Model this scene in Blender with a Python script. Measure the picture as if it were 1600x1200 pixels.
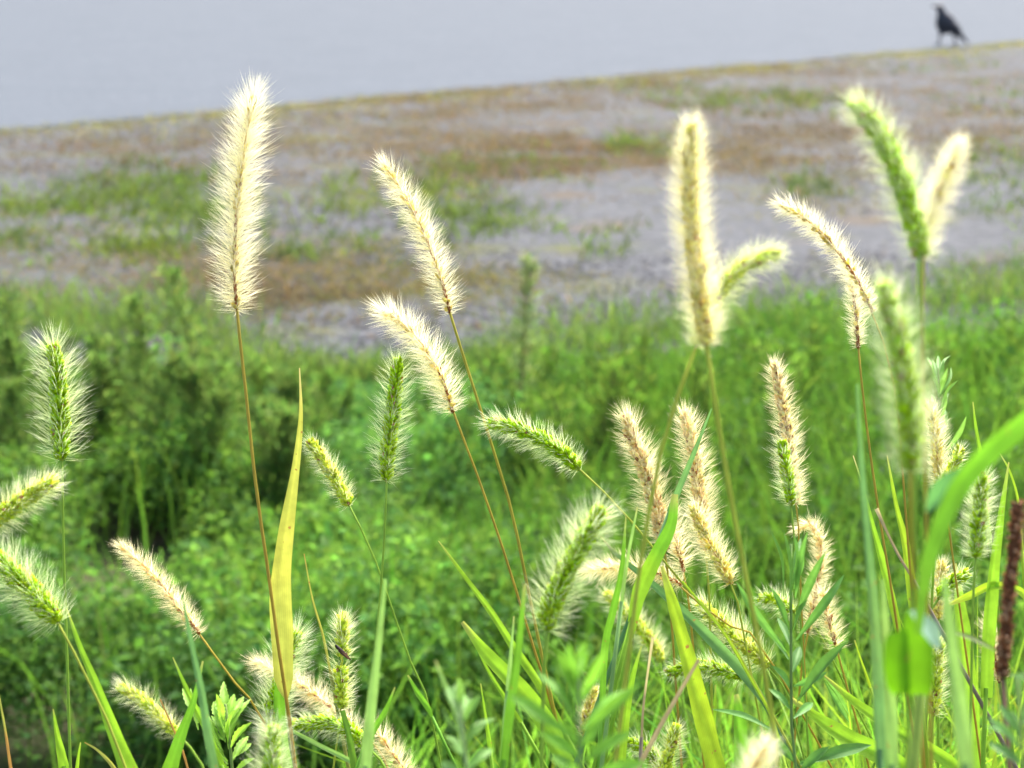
import bpy, bmesh, math, random
import numpy as np
from mathutils import Vector, noise as mnoise

for o in list(bpy.data.objects):
    bpy.data.objects.remove(o)
SC = bpy.context.scene
COL = SC.collection
rng = np.random.default_rng(7)
random.seed(7)
R = math.radians

# ------------------------------------------------------------------ camera
CAM_H, PITCH, FOCAL, FOCUS, APERTURE = 1.0, R(12.0), 73.8, 0.79, 0.0034
cam_data = bpy.data.cameras.new('camera')
cam = bpy.data.objects.new('camera', cam_data)
COL.objects.link(cam)
cam.location = (0, 0, CAM_H)
cam.rotation_euler = (R(90) - PITCH, 0, 0)
cam_data.lens = FOCAL
cam_data.sensor_width = 36
cam_data.clip_start = 0.02
cam_data.clip_end = 2000
cam_data.dof.use_dof = True
cam_data.dof.focus_distance = FOCUS
cam_data.dof.aperture_fstop = (FOCAL / 1000) / APERTURE
SC.camera = cam

# ------------------------------------------------------------------ sky, sun, exposure
SUN_EL, SUN_AZ = R(55), R(24)            # azimuth measured from +Y towards +X
world = bpy.data.worlds.new('World')
SC.world = world
world.use_nodes = True
wn = world.node_tree.nodes
sky = wn.new('ShaderNodeTexSky')
sky.sky_type = 'NISHITA'
sky.sun_disc = False
sky.sun_elevation = SUN_EL
sky.sun_rotation = SUN_AZ
sky.dust_density = 6.0
sky.ozone_density = 0.4
sky.air_density = 1.0
world.node_tree.links.new(sky.outputs[0], wn['Background'].inputs[0])
wn['Background'].inputs[1].default_value = 0.10
sun_data = bpy.data.lights.new('sun', 'SUN')
sun_data.energy = 1.5
sun_data.angle = R(14)
sun_data.color = (1.0, 0.955, 0.88)
sun = bpy.data.objects.new('sun', sun_data)
COL.objects.link(sun)
sd = Vector((math.sin(SUN_AZ) * math.cos(SUN_EL), math.cos(SUN_AZ) * math.cos(SUN_EL), math.sin(SUN_EL)))
sun.rotation_euler = sd.to_track_quat('Z', 'Y').to_euler()
sun.location = sd * 30
SC.view_settings.view_transform = 'Standard'
SC.view_settings.look = 'None'
SC.view_settings.gamma = 1.0
SC.view_settings.exposure = 2.38
SC.view_settings.use_curve_mapping = False
SC.render.engine = 'CYCLES'
SC.cycles.use_denoising = True
SC.cycles.max_bounces = 14
SC.cycles.transmission_bounces = 12
SC.cycles.diffuse_bounces = 7

# ------------------------------------------------------------------ geometry helpers
FPX = 1600 * FOCAL / 36
CA, SA = math.cos(PITCH), math.sin(PITCH)
def P(px, py, d):
    """point of the place seen at photo pixel (px, py), d metres in front of the lens"""
    u = (px - 800) / FPX; v = (600 - py) / FPX
    return np.array((d * u, d * (CA + v * SA), CAM_H + d * (-SA + v * CA)))
def G(px, py, z=0.0):
    """point of the ground seen at photo pixel"""
    v = (600 - py) / FPX
    d = (CAM_H - z) / (SA - v * CA)
    return P(px, py, d)
def proj(p):
    x, y, z = p[0], p[1], p[2] - CAM_H
    d = y * CA - z * SA
    return 800 + FPX * x / d, 600 - FPX * (y * SA + z * CA) / d, d
def zmax(py, d):
    return CAM_H + d * (-SA + (600 - py) / FPX * CA)

def smooth_path(pts, n):
    """Catmull-Rom through pts (k x m array) -> n samples"""
    p = np.asarray(pts, float)
    if len(p) == 2:
        t = np.linspace(0, 1, n)[:, None]
        return p[0] * (1 - t) + p[1] * t
    q = np.vstack([2 * p[0] - p[1], p, 2 * p[-1] - p[-2]])
    seg = np.linalg.norm(np.diff(p[:, :3], axis=0), axis=1) + 1e-9
    cum = np.concatenate([[0], np.cumsum(seg)]); cum /= cum[-1]
    out = []
    for t in np.linspace(0, 1, n):
        i = min(int(np.searchsorted(cum, t, side='right')) - 1, len(p) - 2)
        f = (t - cum[i]) / (cum[i + 1] - cum[i])
        a, b, c, d = q[i], q[i + 1], q[i + 2], q[i + 3]
        out.append(0.5 * (2 * b + (c - a) * f + (2 * a - 5 * b + 4 * c - d) * f * f + (3 * b - a - 3 * c + d) * f ** 3))
    return np.array(out)
def tangents(path):
    t = np.gradient(path, axis=0)
    return t / (np.linalg.norm(t, axis=1, keepdims=True) + 1e-12)
def norm(v):
    return v / (np.linalg.norm(v, axis=-1, keepdims=True) + 1e-12)

class MB:
    """collects triangles with a colour per vertex; build() makes one mesh object"""
    def __init__(self):
        self.v, self.f, self.c, self.u, self.n = [], [], [], [], 0
    def add(self, v, f, c, u=None):
        v = np.asarray(v, float).reshape(-1, 3); f = np.asarray(f, int)
        if f.shape[1] == 4:
            f = np.vstack([f[:, [0, 1, 2]], f[:, [0, 2, 3]]])
        c = np.asarray(c, float)
        if c.ndim == 1: c = np.tile(c, (len(v), 1))
        self.v.append(v); self.f.append(f + self.n); self.c.append(c)
        self.u.append(np.zeros(len(v)) if u is None else np.asarray(u, float))
        self.n += len(v)
    def mesh(self, name, mat, origin=(0, 0, 0), smooth=True):
        v = np.vstack(self.v) - np.asarray(origin); f = np.vstack(self.f); c = np.vstack(self.c); u = np.concatenate(self.u)
        m = bpy.data.meshes.new(name)
        m.vertices.add(len(v)); m.vertices.foreach_set('co', v.astype(np.float32).ravel())
        m.loops.add(f.size); m.loops.foreach_set('vertex_index', f.astype(np.int32).ravel())
        m.polygons.add(len(f)); m.polygons.foreach_set('loop_start', np.arange(0, f.size, 3, dtype=np.int32))
        m.update(calc_edges=True)
        m.polygons.foreach_set('use_smooth', np.full(len(f), smooth))
        a = m.attributes.new('col', 'FLOAT_COLOR', 'POINT')
        a.data.foreach_set('color', np.hstack([c[:, :3], np.ones((len(c), 1))]).astype(np.float32).ravel())
        b = m.attributes.new('across', 'FLOAT', 'POINT'); b.data.foreach_set('value', u.astype(np.float32))
        m.materials.append(mat); m.validate()
        return m
    def build(self, name, mat, parent=None, smooth=True):
        org = tuple(parent.matrix_world.translation) if parent is not None and parent.get('_org') is None else (0, 0, 0)
        if parent is not None: org = parent['_org']
        m = self.mesh(name, mat, org, smooth)
        o = bpy.data.objects.new(name, m); COL.objects.link(o)
        if parent is not None:
            o.parent = parent; o['_org'] = (0.0, 0.0, 0.0) if parent is None else tuple(org)
        else:
            o['_org'] = (0.0, 0.0, 0.0)
        return o
ROOTS = []
def tag(o, label=None, cat=None, group=None, kind=None):
    if label: o['label'] = label
    if cat: o['category'] = cat
    if group: o['group'] = group
    if kind: o['kind'] = kind
    return o
def thing(name, loc, label, cat, group=None):
    o = bpy.data.objects.new(name, None); COL.objects.link(o)
    o.empty_display_size = 0.02
    o.location = tuple(loc); o['_org'] = tuple(float(x) for x in loc)
    return tag(o, label, cat, group)

# ------------------------------------------------------------------ materials
def newmat(name):
    m = bpy.data.materials.new(name); m.use_nodes = True
    nt = m.node_tree; nt.nodes.clear()
    out = nt.nodes.new('ShaderNodeOutputMaterial')
    return m, nt, nt.nodes, nt.links, out
def mix_node(N, L, a, b, fac):
    n = N.new('ShaderNodeMix'); n.data_type = 'RGBA'
    if isinstance(a, tuple): n.inputs[6].default_value = (*a, 1)
    else: L.new(a, n.inputs[6])
    if isinstance(b, tuple): n.inputs[7].default_value = (*b, 1)
    else: L.new(b, n.inputs[7])
    L.new(fac, n.inputs[0]); return n.outputs[2]
def noise_fac(N, L, vec, scale, lo, hi, detail=4):
    n = N.new('ShaderNodeTexNoise'); n.inputs['Scale'].default_value = scale; n.inputs['Detail'].default_value = detail
    L.new(vec, n.inputs['Vector'])
    r = N.new('ShaderNodeMapRange'); r.inputs['From Min'].default_value = lo; r.inputs['From Max'].default_value = hi
    L.new(n.outputs['Fac'], r.inputs['Value']); return r.outputs['Result']
def plant_mat(name, trans, rough=0.5, spec=0.35, tint=(1.0, 1.0, 1.0), noise_amt=0.25, noise_scale=260, veins=0.0, spots=False):
    m, nt, N, L, out = newmat(name)
    at = N.new('ShaderNodeAttribute'); at.attribute_name = 'col'
    tc = N.new('ShaderNodeTexCoord')
    nz = N.new('ShaderNodeTexNoise'); nz.inputs['Scale'].default_value = noise_scale; nz.inputs['Detail'].default_value = 3
    L.new(tc.outputs['Object'], nz.inputs['Vector'])
    mr = N.new('ShaderNodeMapRange'); mr.inputs['From Min'].default_value = 0.25; mr.inputs['From Max'].default_value = 0.75
    mr.inputs['To Min'].default_value = 1 - noise_amt; mr.inputs['To Max'].default_value = 1 + noise_amt
    L.new(nz.outputs['Fac'], mr.inputs['Value'])
    fac = mr.outputs['Result']
    if veins > 0:
        ac = N.new('ShaderNodeAttribute'); ac.attribute_name = 'across'
        mu = N.new('ShaderNodeMath'); mu.operation = 'MULTIPLY'; mu.inputs[1].default_value = 34.0
        L.new(ac.outputs['Fac'], mu.inputs[0])
        si = N.new('ShaderNodeMath'); si.operation = 'SINE'; L.new(mu.outputs[0], si.inputs[0])
        ma = N.new('ShaderNodeMath'); ma.operation = 'MULTIPLY_ADD'; ma.inputs[1].default_value = veins; ma.inputs[2].default_value = 1.0
        L.new(si.outputs[0], ma.inputs[0])
        mm = N.new('ShaderNodeMath'); mm.operation = 'MULTIPLY'
        L.new(ma.outputs[0], mm.inputs[0]); L.new(fac, mm.inputs[1]); fac = mm.outputs[0]
    vm = N.new('ShaderNodeVectorMath'); vm.operation = 'SCALE'
    L.new(at.outputs['Color'], vm.inputs[0]); L.new(fac, vm.inputs['Scale'])
    p = N.new('ShaderNodeBsdfPrincipled'); p.inputs['Roughness'].default_value = rough
    p.inputs['Specular IOR Level'].default_value = spec
    colour = vm.outputs[0]
    if spots:                                      # small rusty flecks and yellowed stretches, as on any late summer blade
        colour = mix_node(N, L, colour, (0.30, 0.17, 0.06), noise_fac(N, L, tc.outputs['Object'], 420, 0.70, 0.76, 2))
        yl = N.new('ShaderNodeVectorMath'); yl.operation = 'MULTIPLY'; yl.inputs[1].default_value = (1.2, 1.04, 0.9); L.new(colour, yl.inputs[0])
        colour = mix_node(N, L, colour, yl.outputs[0], noise_fac(N, L, tc.outputs['Object'], 22, 0.5, 0.8, 3))
    L.new(colour, p.inputs['Base Color'])
    if trans > 0:
        tr = N.new('ShaderNodeBsdfTranslucent')
        tm = N.new('ShaderNodeVectorMath'); tm.operation = 'MULTIPLY'; tm.inputs[1].default_value = tint
        L.new(colour, tm.inputs[0]); L.new(tm.outputs[0], tr.inputs['Color'])
        mx = N.new('ShaderNodeMixShader'); mx.inputs[0].default_value = trans
        L.new(p.outputs[0], mx.inputs[1]); L.new(tr.outputs[0], mx.inputs[2])
        L.new(mx.outputs[0], out.inputs[0])
    else:
        L.new(p.outputs[0], out.inputs[0])
    return m
M_LEAF = plant_mat('grass_leaf', 0.5, 0.5, 0.2, (1.12, 1.15, 0.8), 0.2, 180, 0.05, True)
M_BROAD = plant_mat('broad_leaf', 0.4, 0.5, 0.2, (1.25, 1.2, 0.8), 0.22, 220)
M_BACK = plant_mat('weed_foliage', 0.56, 0.6, 0.08, (1.25, 1.15, 0.7), 0.15, 30)
M_STEM = plant_mat('grass_stem', 0.2, 0.55, 0.12, (1, 1, 1), 0.2, 120)
M_BRIS = plant_mat('bristle', 0.74, 0.7, 0.05, (1.0, 1.0, 1.0), 0.0, 50)
M_SPIK = plant_mat('spikelet', 0.5, 0.7, 0.05, (1.2, 1.15, 0.8), 0.25, 900)

# ------------------------------------------------------------------ ground, road, gravel
def surf_mat(name, build, rough=0.9, bump=0.3, bump_scale=60):
    m, nt, N, L, out = newmat(name)
    tc = N.new('ShaderNodeTexCoord'); vec = tc.outputs['Object']
    col = build(N, L, vec)
    p = N.new('ShaderNodeBsdfPrincipled'); p.inputs['Roughness'].default_value = rough
    L.new(col, p.inputs['Base Color']); p.inputs['Specular IOR Level'].default_value = 0.15
    nz = N.new('ShaderNodeTexNoise'); nz.inputs['Scale'].default_value = bump_scale; nz.inputs['Detail'].default_value = 6
    L.new(vec, nz.inputs['Vector'])
    bp = N.new('ShaderNodeBump'); bp.inputs['Strength'].default_value = bump; bp.inputs['Distance'].default_value = 0.01
    L.new(nz.outputs['Fac'], bp.inputs['Height']); L.new(bp.outputs[0], p.inputs['Normal'])
    L.new(p.outputs[0], out.inputs[0]); return m
def ground_col(N, L, v):
    c = mix_node(N, L, (0.040, 0.045, 0.053), (0.078, 0.084, 0.094), noise_fac(N, L, v, 30, 0.38, 0.62))
    c = mix_node(N, L, c, (0.074, 0.060, 0.044), noise_fac(N, L, v, 1.9, 0.58, 0.72, 6))
    return mix_node(N, L, c, (0.070, 0.078, 0.036), noise_fac(N, L, v, 2.3, 0.56, 0.7, 6))
def soil_col(N, L, v):
    c = mix_node(N, L, (0.06, 0.052, 0.034), (0.10, 0.085, 0.055), noise_fac(N, L, v, 30, 0.35, 0.65))
    return mix_node(N, L, c, (0.06, 0.095, 0.03), noise_fac(N, L, v, 6, 0.4, 0.65))
def road_col(N, L, v):
    c = mix_node(N, L, (0.040, 0.051, 0.066), (0.088, 0.106, 0.130), noise_fac(N, L, v, 26, 0.3, 0.7, 6))
    c = mix_node(N, L, c, (0.056, 0.070, 0.088), noise_fac(N, L, v, 1.6, 0.42, 0.75, 8))
    return mix_node(N, L, c, (0.080, 0.094, 0.112), noise_fac(N, L, v, 60, 0.5, 0.75))
M_GROUND = surf_mat('gravel_ground', ground_col, 0.95, 0.5, 70)
M_SOIL = surf_mat('dark_soil', soil_col, 0.95, 0.5, 40)
M_ROAD = surf_mat('asphalt', road_col, 0.95, 0.15, 200)

def sheet(name, corners, z, mat):
    bm = bmesh.new()
    bm.faces.new([bm.verts.new((x, y, z)) for x, y in corners])
    me = bpy.data.meshes.new(name); bm.to_mesh(me); bm.free(); me.materials.append(mat)
    o = bpy.data.objects.new(name, me); COL.objects.link(o); o['kind'] = 'structure'; return o

E0, E1 = G(0, 205), G(1600, 66)                       # the road's near edge
ed = norm((E1 - E0)[:2]); en = np.array((-ed[1], ed[0]))
if en[1] < 0: en = -en
def road_side(x, y):                                  # >0 on the road
    return (x - E0[0]) * en[0] + (y - E0[1]) * en[1]
sheet('ground', [(-600, -600), (600, -600), (600, 900), (-600, 900)], -0.03, M_SOIL)
# gravel verge: an uneven gridded sheet between the weeds and the road
def verge():
    nx, ny = 150, 120
    us = np.linspace(-14, 46, nx); ws = np.linspace(0, 1, ny) ** 1.5
    vs, idx = [], {}
    for j, w in enumerate(ws):
        for i, u in enumerate(us):
            e = E0[:2] + ed * u
            x, y = e - en * w * 16
            if w == 0: x, y = e + en * 0.25
            h = 0.02 * mnoise.noise((x * 0.9, y * 0.9, 3)) + 0.008 * mnoise.noise((x * 4, y * 4, 9))
            near = min(1, max(0, (y - 3.3) / 1.4))
            fade = min(1, w * 16 / 0.5)
            vs.append((x, y, -0.06 + (0.012 + h) * near * fade + 0.054 * near))
    f = [(j * nx + i, j * nx + i + 1, (j + 1) * nx + i + 1, (j + 1) * nx + i) for j in range(ny - 1) for i in range(nx - 1)]
    mb = MB(); mb.add(vs, f, (0.2, 0.2, 0.2))
    o = mb.build('gravel_verge', M_GROUND); o['kind'] = 'structure'; return o
verge()
def road():
    bm = bmesh.new()
    # a slab whose near edge wavers a little
    top = []
    for k in range(0, 121):
        u = -80 + k * (400 / 120) if k not in () else 0
        top.append(E0[:2] + ed * u)
    near, far = [], []
    n = 500
    for k in range(n + 1):
        u = -60 + 160 * k / n
        wv = 0.05 * mnoise.noise((u * 0.7, 0, 5)) + 0.03 * mnoise.noise((u * 3.1, 0, 8))
        near.append(E0[:2] + ed * u + en * wv)
    low = [bm.verts.new((p[0], p[1], -0.03)) for p in near]
    edge = [bm.verts.new((p[0], p[1], 0.002)) for p in near]
    in_ = [bm.verts.new((p[0] + en[0] * 0.05, p[1] + en[1] * 0.05, 0.012)) for p in near]
    far = [bm.verts.new((p[0] + en[0] * 400, p[1] + en[1] * 400, 0.012)) for p in near]
    for A, B in ((low, edge), (edge, in_), (in_, far)):
        for k in range(n): bm.faces.new((A[k], A[k + 1], B[k + 1], B[k]))
    bmesh.ops.recalc_face_normals(bm, faces=bm.faces)
    me = bpy.data.meshes.new('road'); bm.to_mesh(me); bm.free(); me.materials.append(M_ROAD)
    o = bpy.data.objects.new('road', me); COL.objects.link(o); o['kind'] = 'structure'
road()

def rand_dirs(n):
    return norm(rng.normal(size=(n, 3)))
def stones(mb, pts, size, cols):
    n = len(pts)
    base = np.array([(1, 0, 0), (-1, 0, 0), (0, 1, 0), (0, -1, 0), (0, 0, 1), (0, 0, -1)], float)
    fac = np.array([(0, 2, 4), (2, 1, 4), (1, 3, 4), (3, 0, 4), (2, 0, 5), (1, 2, 5), (3, 1, 5), (0, 3, 5)])
    sc = size[:, None] * rng.uniform(0.55, 1.1, (n, 3)) * np.array((1, 1, 0.4))
    a = rng.uniform(0, 6.28, n)
    ca, sa = np.cos(a), np.sin(a)
    v = base[None] * sc[:, None, :] * rng.uniform(0.75, 1.25, (n, 6, 1))
    x = v[..., 0] * ca[:, None] - v[..., 1] * sa[:, None]; y = v[..., 0] * sa[:, None] + v[..., 1] * ca[:, None]
    v = np.stack([x, y, v[..., 2]], -1) + pts[:, None]
    f = (fac[None] + (np.arange(n) * 6)[:, None, None]).reshape(-1, 3)
    mb.add(v.reshape(-1, 3), f, np.repeat(cols, 6, 0))
def gravel():
    px = rng.uniform(-150, 1750, 34000); py = rng.uniform(60, 640, 34000) 
    pts, sz, cl = [], [], []
    for a, b in zip(px, py):
        g = G(a, b, 0.0)
        if road_side(g[0], g[1]) > -0.05 - abs(random.gauss(0, 0.12)): continue
        s = random.choice((0.005, 0.007, 0.009, 0.012)) * random.uniform(0.8, 1.2)
        k = random.gauss(0.066, 0.015); k = max(0.035, k)
        w = random.random()
        pts.append((g[0], g[1], 0.006 + s * 0.2)); sz.append(s)
        cl.append((k * 0.95, k * 1.0, k * 1.14) if w < 0.88 else (k * 1.2, k, k * 0.8))
    mb = MB(); stones(mb, np.array(pts), np.array(sz), np.array(cl))
    m = plant_mat('stone', 0, 0.8, 0.2, (1, 1, 1), 0.2, 90)
    o = mb.build('gravel', m, smooth=False)
    tag(o, 'grey loose gravel lying on the verge between road and weeds', 'gravel', kind='stuff')
gravel()

# ------------------------------------------------------------------ leaf clouds and blade clouds
def leaves(mb, pos, dirs, length, width, cols, fold=0.25):
    """n pointed leaves: each four quads' worth of outline, folded along the midrib"""
    n = len(pos); dirs = norm(dirs)
    side = norm(np.cross(dirs, norm(rng.normal(size=(n, 3)) * 0.35 + np.array((0, 0, 1.0)))))
    nrm = norm(np.cross(side, dirs))
    L = np.asarray(length)[:, None]; W = np.asarray(width)[:, None]
    v = np.stack([pos, pos + dirs * L * 0.45 + side * W * 0.5 + nrm * W * fold,
                  pos + dirs * L - nrm * L * 0.12, pos + dirs * L * 0.45 - side * W * 0.5 + nrm * W * fold], 1)
    f = np.array([(0, 1, 2), (0, 2, 3)])
    f = (f[None] + (np.arange(n) * 4)[:, None, None]).reshape(-1, 3)
    mb.add(v.reshape(-1, 3), f, np.repeat(cols, 4, 0))
def blades(mb, root, lean, height, width, cols, seg=4):
    """n arching grass blades from the ground"""
    n = len(root)
    az = rng.uniform(0, 6.283, n)
    side = np.stack([np.cos(az), np.sin(az), np.zeros(n)], 1)
    vs = []
    for k in range(seg + 1):
        t = k / seg
        c = root + np.outer(height * (t - 0.12 * t * t), (0, 0, 1)) + lean * (height * t * t)[:, None]
        w = (width * (1 - t) ** 0.6 * min(1, 0.6 + t))[:, None]
        if k < seg:
            vs += [c - side * w * 0.5, c + side * w * 0.5]
        else:
            vs += [c]
    v = np.stack(vs, 1); m = v.shape[1]
    f = []
    for k in range(seg - 1):
        a = 2 * k; f += [(a, a + 1, a + 3), (a, a + 3, a + 2)]
    a = 2 * (seg - 1); f += [(a, a + 1, a + 2)]
    f = (np.array(f)[None] + (np.arange(n) * m)[:, None, None]).reshape(-1, 3)
    mb.add(v.reshape(-1, 3), f, np.repeat(cols, m, 0))
def jitter(col, n, amt=0.25, hue=0.12):
    c = np.tile(np.asarray(col, float), (n, 1)) * rng.normal(1, amt, (n, 1)).clip(0.45, 1.7)
    return (c * rng.normal(1, hue, (n, 3)).clip(0.6, 1.5)).clip(0.005, 0.95)

TOPX = [-200, 0, 100, 150, 265, 330, 380, 450, 560, 650, 780, 900, 1000, 1200, 1330, 1450, 1600, 1800]
TOPY = [490, 475, 505, 515, 490, 535, 565, 578, 585, 580, 555, 535, 520, 505, 500, 470, 450, 440]
def topy(px): return float(np.interp(px, TOPX, TOPY))
# low growth on the gravel verge, in drifts: (px, py, rx, ry, amount)
DRY = [(180, 235, 200, 22, 500), (130, 425, 150, 28, 700), (330, 440, 60, 25, 260), (560, 225, 170, 40, 800), (760, 190, 190, 45, 1100),
       (930, 150, 200, 30, 800), (860, 245, 200, 28, 800), (1180, 130, 220, 24, 700), (1280, 215, 200, 35, 900), (1130, 245, 120, 20, 450),
       (1450, 120, 150, 18, 400), (1520, 190, 120, 30, 500), (560, 440, 130, 18, 300), (450, 470, 120, 18, 260), (60, 360, 80, 22, 220),
       (760, 260, 90, 14, 260), (970, 265, 100, 12, 260), (1240, 120, 60, 16, 240), (640, 150, 120, 10, 220)]
GREEN = [(215, 300, 75, 26, 260), (290, 340, 60, 36, 300), (180, 330, 50, 22, 120), (215, 400, 30, 14, 90), (15, 325, 30, 14, 80), (85, 325, 45, 14, 90),
         (530, 318, 30, 20, 110), (690, 300, 28, 12, 60), (760, 355, 60, 16, 120), (720, 330, 40, 12, 70), (1060, 150, 60, 12, 120),
         (1180, 158, 60, 10, 110), (1290, 165, 28, 10, 60), (980, 240, 28, 12, 60), (700, 268, 40, 10, 60), (830, 265, 50, 12, 80),
         (1420, 108, 24, 8, 40), (1505, 100, 24, 8, 40), (950, 385, 22, 10, 40), (640, 145, 60, 7, 60), (1550, 160, 40, 12, 60),
         (1270, 295, 40, 10, 60), (1030, 225, 40, 10, 50), (500, 395, 50, 14, 60), (1560, 250, 60, 20, 90), (1590, 330, 60, 30, 120), (30, 390, 40, 14, 60)]
YELLOW = [(730, 450, 90, 16, 420), (1210, 325, 110, 26, 520), (560, 455, 80, 14, 160), (1550, 228, 70, 10, 160), (900, 175, 90, 8, 160), (520, 395, 70, 8, 120)]
def in_drift(a, b, rx, ry, n):
    out = []
    for _ in range(n):
        x, y = random.gauss(a, rx * 1.0), random.gauss(b, ry * 1.05)
        if mnoise.noise((x * 0.03, y * 0.08, 4)) < random.uniform(-0.45, 0.25): continue
        g = G(x, max(50, y), 0.0)
        if road_side(g[0], g[1]) < 0.03: out.append(g)
    return np.array(out) if out else np.zeros((0, 3))
def tufts(mb, pts, per, hgt, wid, col, spread=0.05, lean=0.7):
    for g in pts:
        n = max(3, int(per * random.uniform(0.6, 1.4)))
        root = g + np.stack([rng.normal(0, spread, n), rng.normal(0, spread, n), np.zeros(n)], 1)
        ln = rng.normal(0, lean, (n, 3)) * np.array((1, 1, 0))
        blades(mb, root, ln, rng.uniform(0.5, 1.2, n) * hgt * random.uniform(0.6, 1.2), np.full(n, wid) * rng.uniform(0.6, 1.3, n), jitter(col, n, 0.22, 0.08), 3)
mb = MB()
for d in DRY:
    tufts(mb, in_drift(*d[:4], int(d[4] * (2.0 if d[1] < 270 else 1.2))), 5, 0.04, 0.007, random.choice(((0.1450, 0.1120, 0.0750), (0.1220, 0.0950, 0.0640), (0.1500, 0.1300, 0.0750))), 0.06, 1.4)
tag(mb.build('dry_grass', M_BACK), 'dry pinkish brown grass in drifts across the gravel verge', 'dry grass', kind='stuff')
mb = MB()
for d in GREEN:
    tufts(mb, in_drift(*d[:4], int(d[4] * 0.62)), 7, 0.075, 0.010, random.choice(((0.0836, 0.1408, 0.0299), (0.1012, 0.1584, 0.0352), (0.0748, 0.1232, 0.0396))), 0.05, 0.8)
for k in range(5200):                                   # thin olive growth between the drifts
    x, y = random.uniform(-100, 1700), random.uniform(70, 520); g = G(x, y, 0.0)
    if road_side(g[0], g[1]) > -0.1: continue
    q = mnoise.noise((g[0] * 0.55, g[1] * 0.4, 11)) + 0.5 * mnoise.noise((g[0] * 1.7, g[1] * 1.3, 15))
    if q < random.uniform(-0.1, 0.45): continue
    tufts(mb, [g], 4, 0.03, 0.007, random.choice(((0.1056, 0.1276, 0.0440), (0.1232, 0.1232, 0.0528), (0.0880, 0.1320, 0.0396))), 0.07, 1.2)
for k in range(2600):                                   # the bank thins out into the gravel
    x = random.uniform(-100, 1700); e = topy(x) - abs(random.gauss(0, 12 if 420 < x < 800 else 34)) + 25; g = G(x, min(640, max(330, e)), 0.0)
    if mnoise.noise((g[0] * 1.4, g[1] * 1.4, 21)) < random.uniform(-0.5, 0.3): continue
    tufts(mb, [g], 5, random.uniform(0.05, 0.11), 0.006, random.choice(((0.10, 0.19, 0.045), (0.12, 0.2, 0.05), (0.09, 0.17, 0.055))), 0.05, 0.5)
tag(mb.build('green_weeds', M_BACK), 'low bright green weeds scattered over the gravel verge', 'weeds', kind='stuff')
mb = MB()
for d in YELLOW:
    tufts(mb, in_drift(*d), 6, 0.022, 0.008, (0.15, 0.15, 0.042), 0.06, 1.4)
# the ragged line of yellowish grass along the road's edge
ep = []
for k in range(4600):
    u = random.uniform(-3, 24); e = E0[:2] + ed * u - en * abs(random.gauss(0, 0.38))
    if mnoise.noise((u * 0.8, 2, 7)) + 0.5 * mnoise.noise((u * 3, 5, 1)) > random.uniform(-0.5, 0.35): ep.append((e[0], e[1], 0.0))
tufts(mb, np.array(ep), 5, 0.035, 0.009, (0.19, 0.20, 0.085), 0.07, 1.1)
tag(mb.build('yellow_grass', M_BACK), 'short yellow green grass lining the edge of the asphalt and gravel', 'grass', kind='stuff')

# ------------------------------------------------------------------ the blurred bank of weeds
GAP = [(190, 800, 125, 50), (325, 845, 60, 28)]                     # the dark hollow under the tall weeds
def in_gap(px, py): return any(((px - a) / c) ** 2 + ((py - b) / d) ** 2 < 1 for a, b, c, d in GAP)
def ground_cover():
    mb = MB(); gb = MB()
    k = 0
    while k < 1500:
        px = random.uniform(-200, 1800); d = random.uniform(2.25, 4.5)
        g = P(px, 0, d); x, y = g[0], g[1]
        d = y * CA + CAM_H * SA; 
        tp = topy(px) + max(0, 4.15 - d) * 215 + abs(random.gauss(0, 26))
        if px < 480: tp += 60
        z = min(0.42, zmax(tp, d))
        if z < 0.03: z = 0.03
        qx, qy, _ = proj((x, y, z * 0.6))
        if in_gap(qx, qy): k += 1; continue
        k += 1
        tone = mnoise.noise((x * 1.3, y * 1.3, 1))
        tone2 = mnoise.noise((x * 2.6, y * 2.6, 6)); hue = 0.5 + 0.9 * mnoise.noise((x * 0.9, y * 0.9, 31)); hue = min(1, max(0, hue))
        z *= 1 + 0.7 * tone2
        if tone2 < -0.33: continue
        base = (np.array((0.094, 0.205, 0.040)) * (1 - hue) + np.array((0.062, 0.185, 0.062)) * hue) * (1 + 0.5 * tone + 0.5 * tone2)
        if px > 780: base = np.array((0.074, 0.178, 0.034)) * (1 + 0.5 * tone)
        n = 230
        r = 0.10 * random.uniform(0.6, 1.3)
        q = rand_dirs(n) * np.array((r, r, 1)) * rng.uniform(0.4, 1, (n, 1))
        pos = np.array((x, y, 0)) + q * np.array((1, 1, 0)) + np.outer(z * (0.25 + 0.75 * (1 - (np.linalg.norm(q[:, :2], axis=1) / r) ** 2).clip(0, 1)) * rng.uniform(0.35, 1.0, n), (0, 0, 1))
        dr = norm(q * np.array((1 / r, 1 / r, 0)) + rng.normal(0, 0.5, (n, 3)) + np.array((0, 0, 0.15)))
        s = random.choice((random.uniform(0.007, 0.011), random.uniform(0.009, 0.015), random.uniform(0.015, 0.022)))
        leaves(mb, pos, dr, rng.uniform(0.7, 1.3, n) * s, rng.uniform(0.7, 1.3, n) * s * 0.62, jitter(base, n, 0.16, 0.08))
        if px > 780 or random.random() < 0.3 or (px > 480 and d < 2.9):
            m = 26 if px > 780 else 14
            root = np.array((x, y, 0)) + np.stack([rng.normal(0, r, m), rng.normal(0, r, m), np.zeros(m)], 1)
            blades(gb, root, rng.normal(0, 0.22, (m, 3)) * np.array((1, 1, 0)), z * rng.uniform(0.8, 1.25, m), rng.uniform(0.003, 0.006, m),
                   jitter((0.085, 0.20, 0.032), m, 0.22, 0.1), 4)
    tag(mb.build('ground_cover', M_BACK), 'dense leafy green ground cover filling the bank below the gravel', 'ground cover', kind='stuff')
    tag(gb.build('bank_grass', M_BACK), 'out of focus green grass growing through the leafy bank', 'grass', kind='stuff')
ground_cover()

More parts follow.
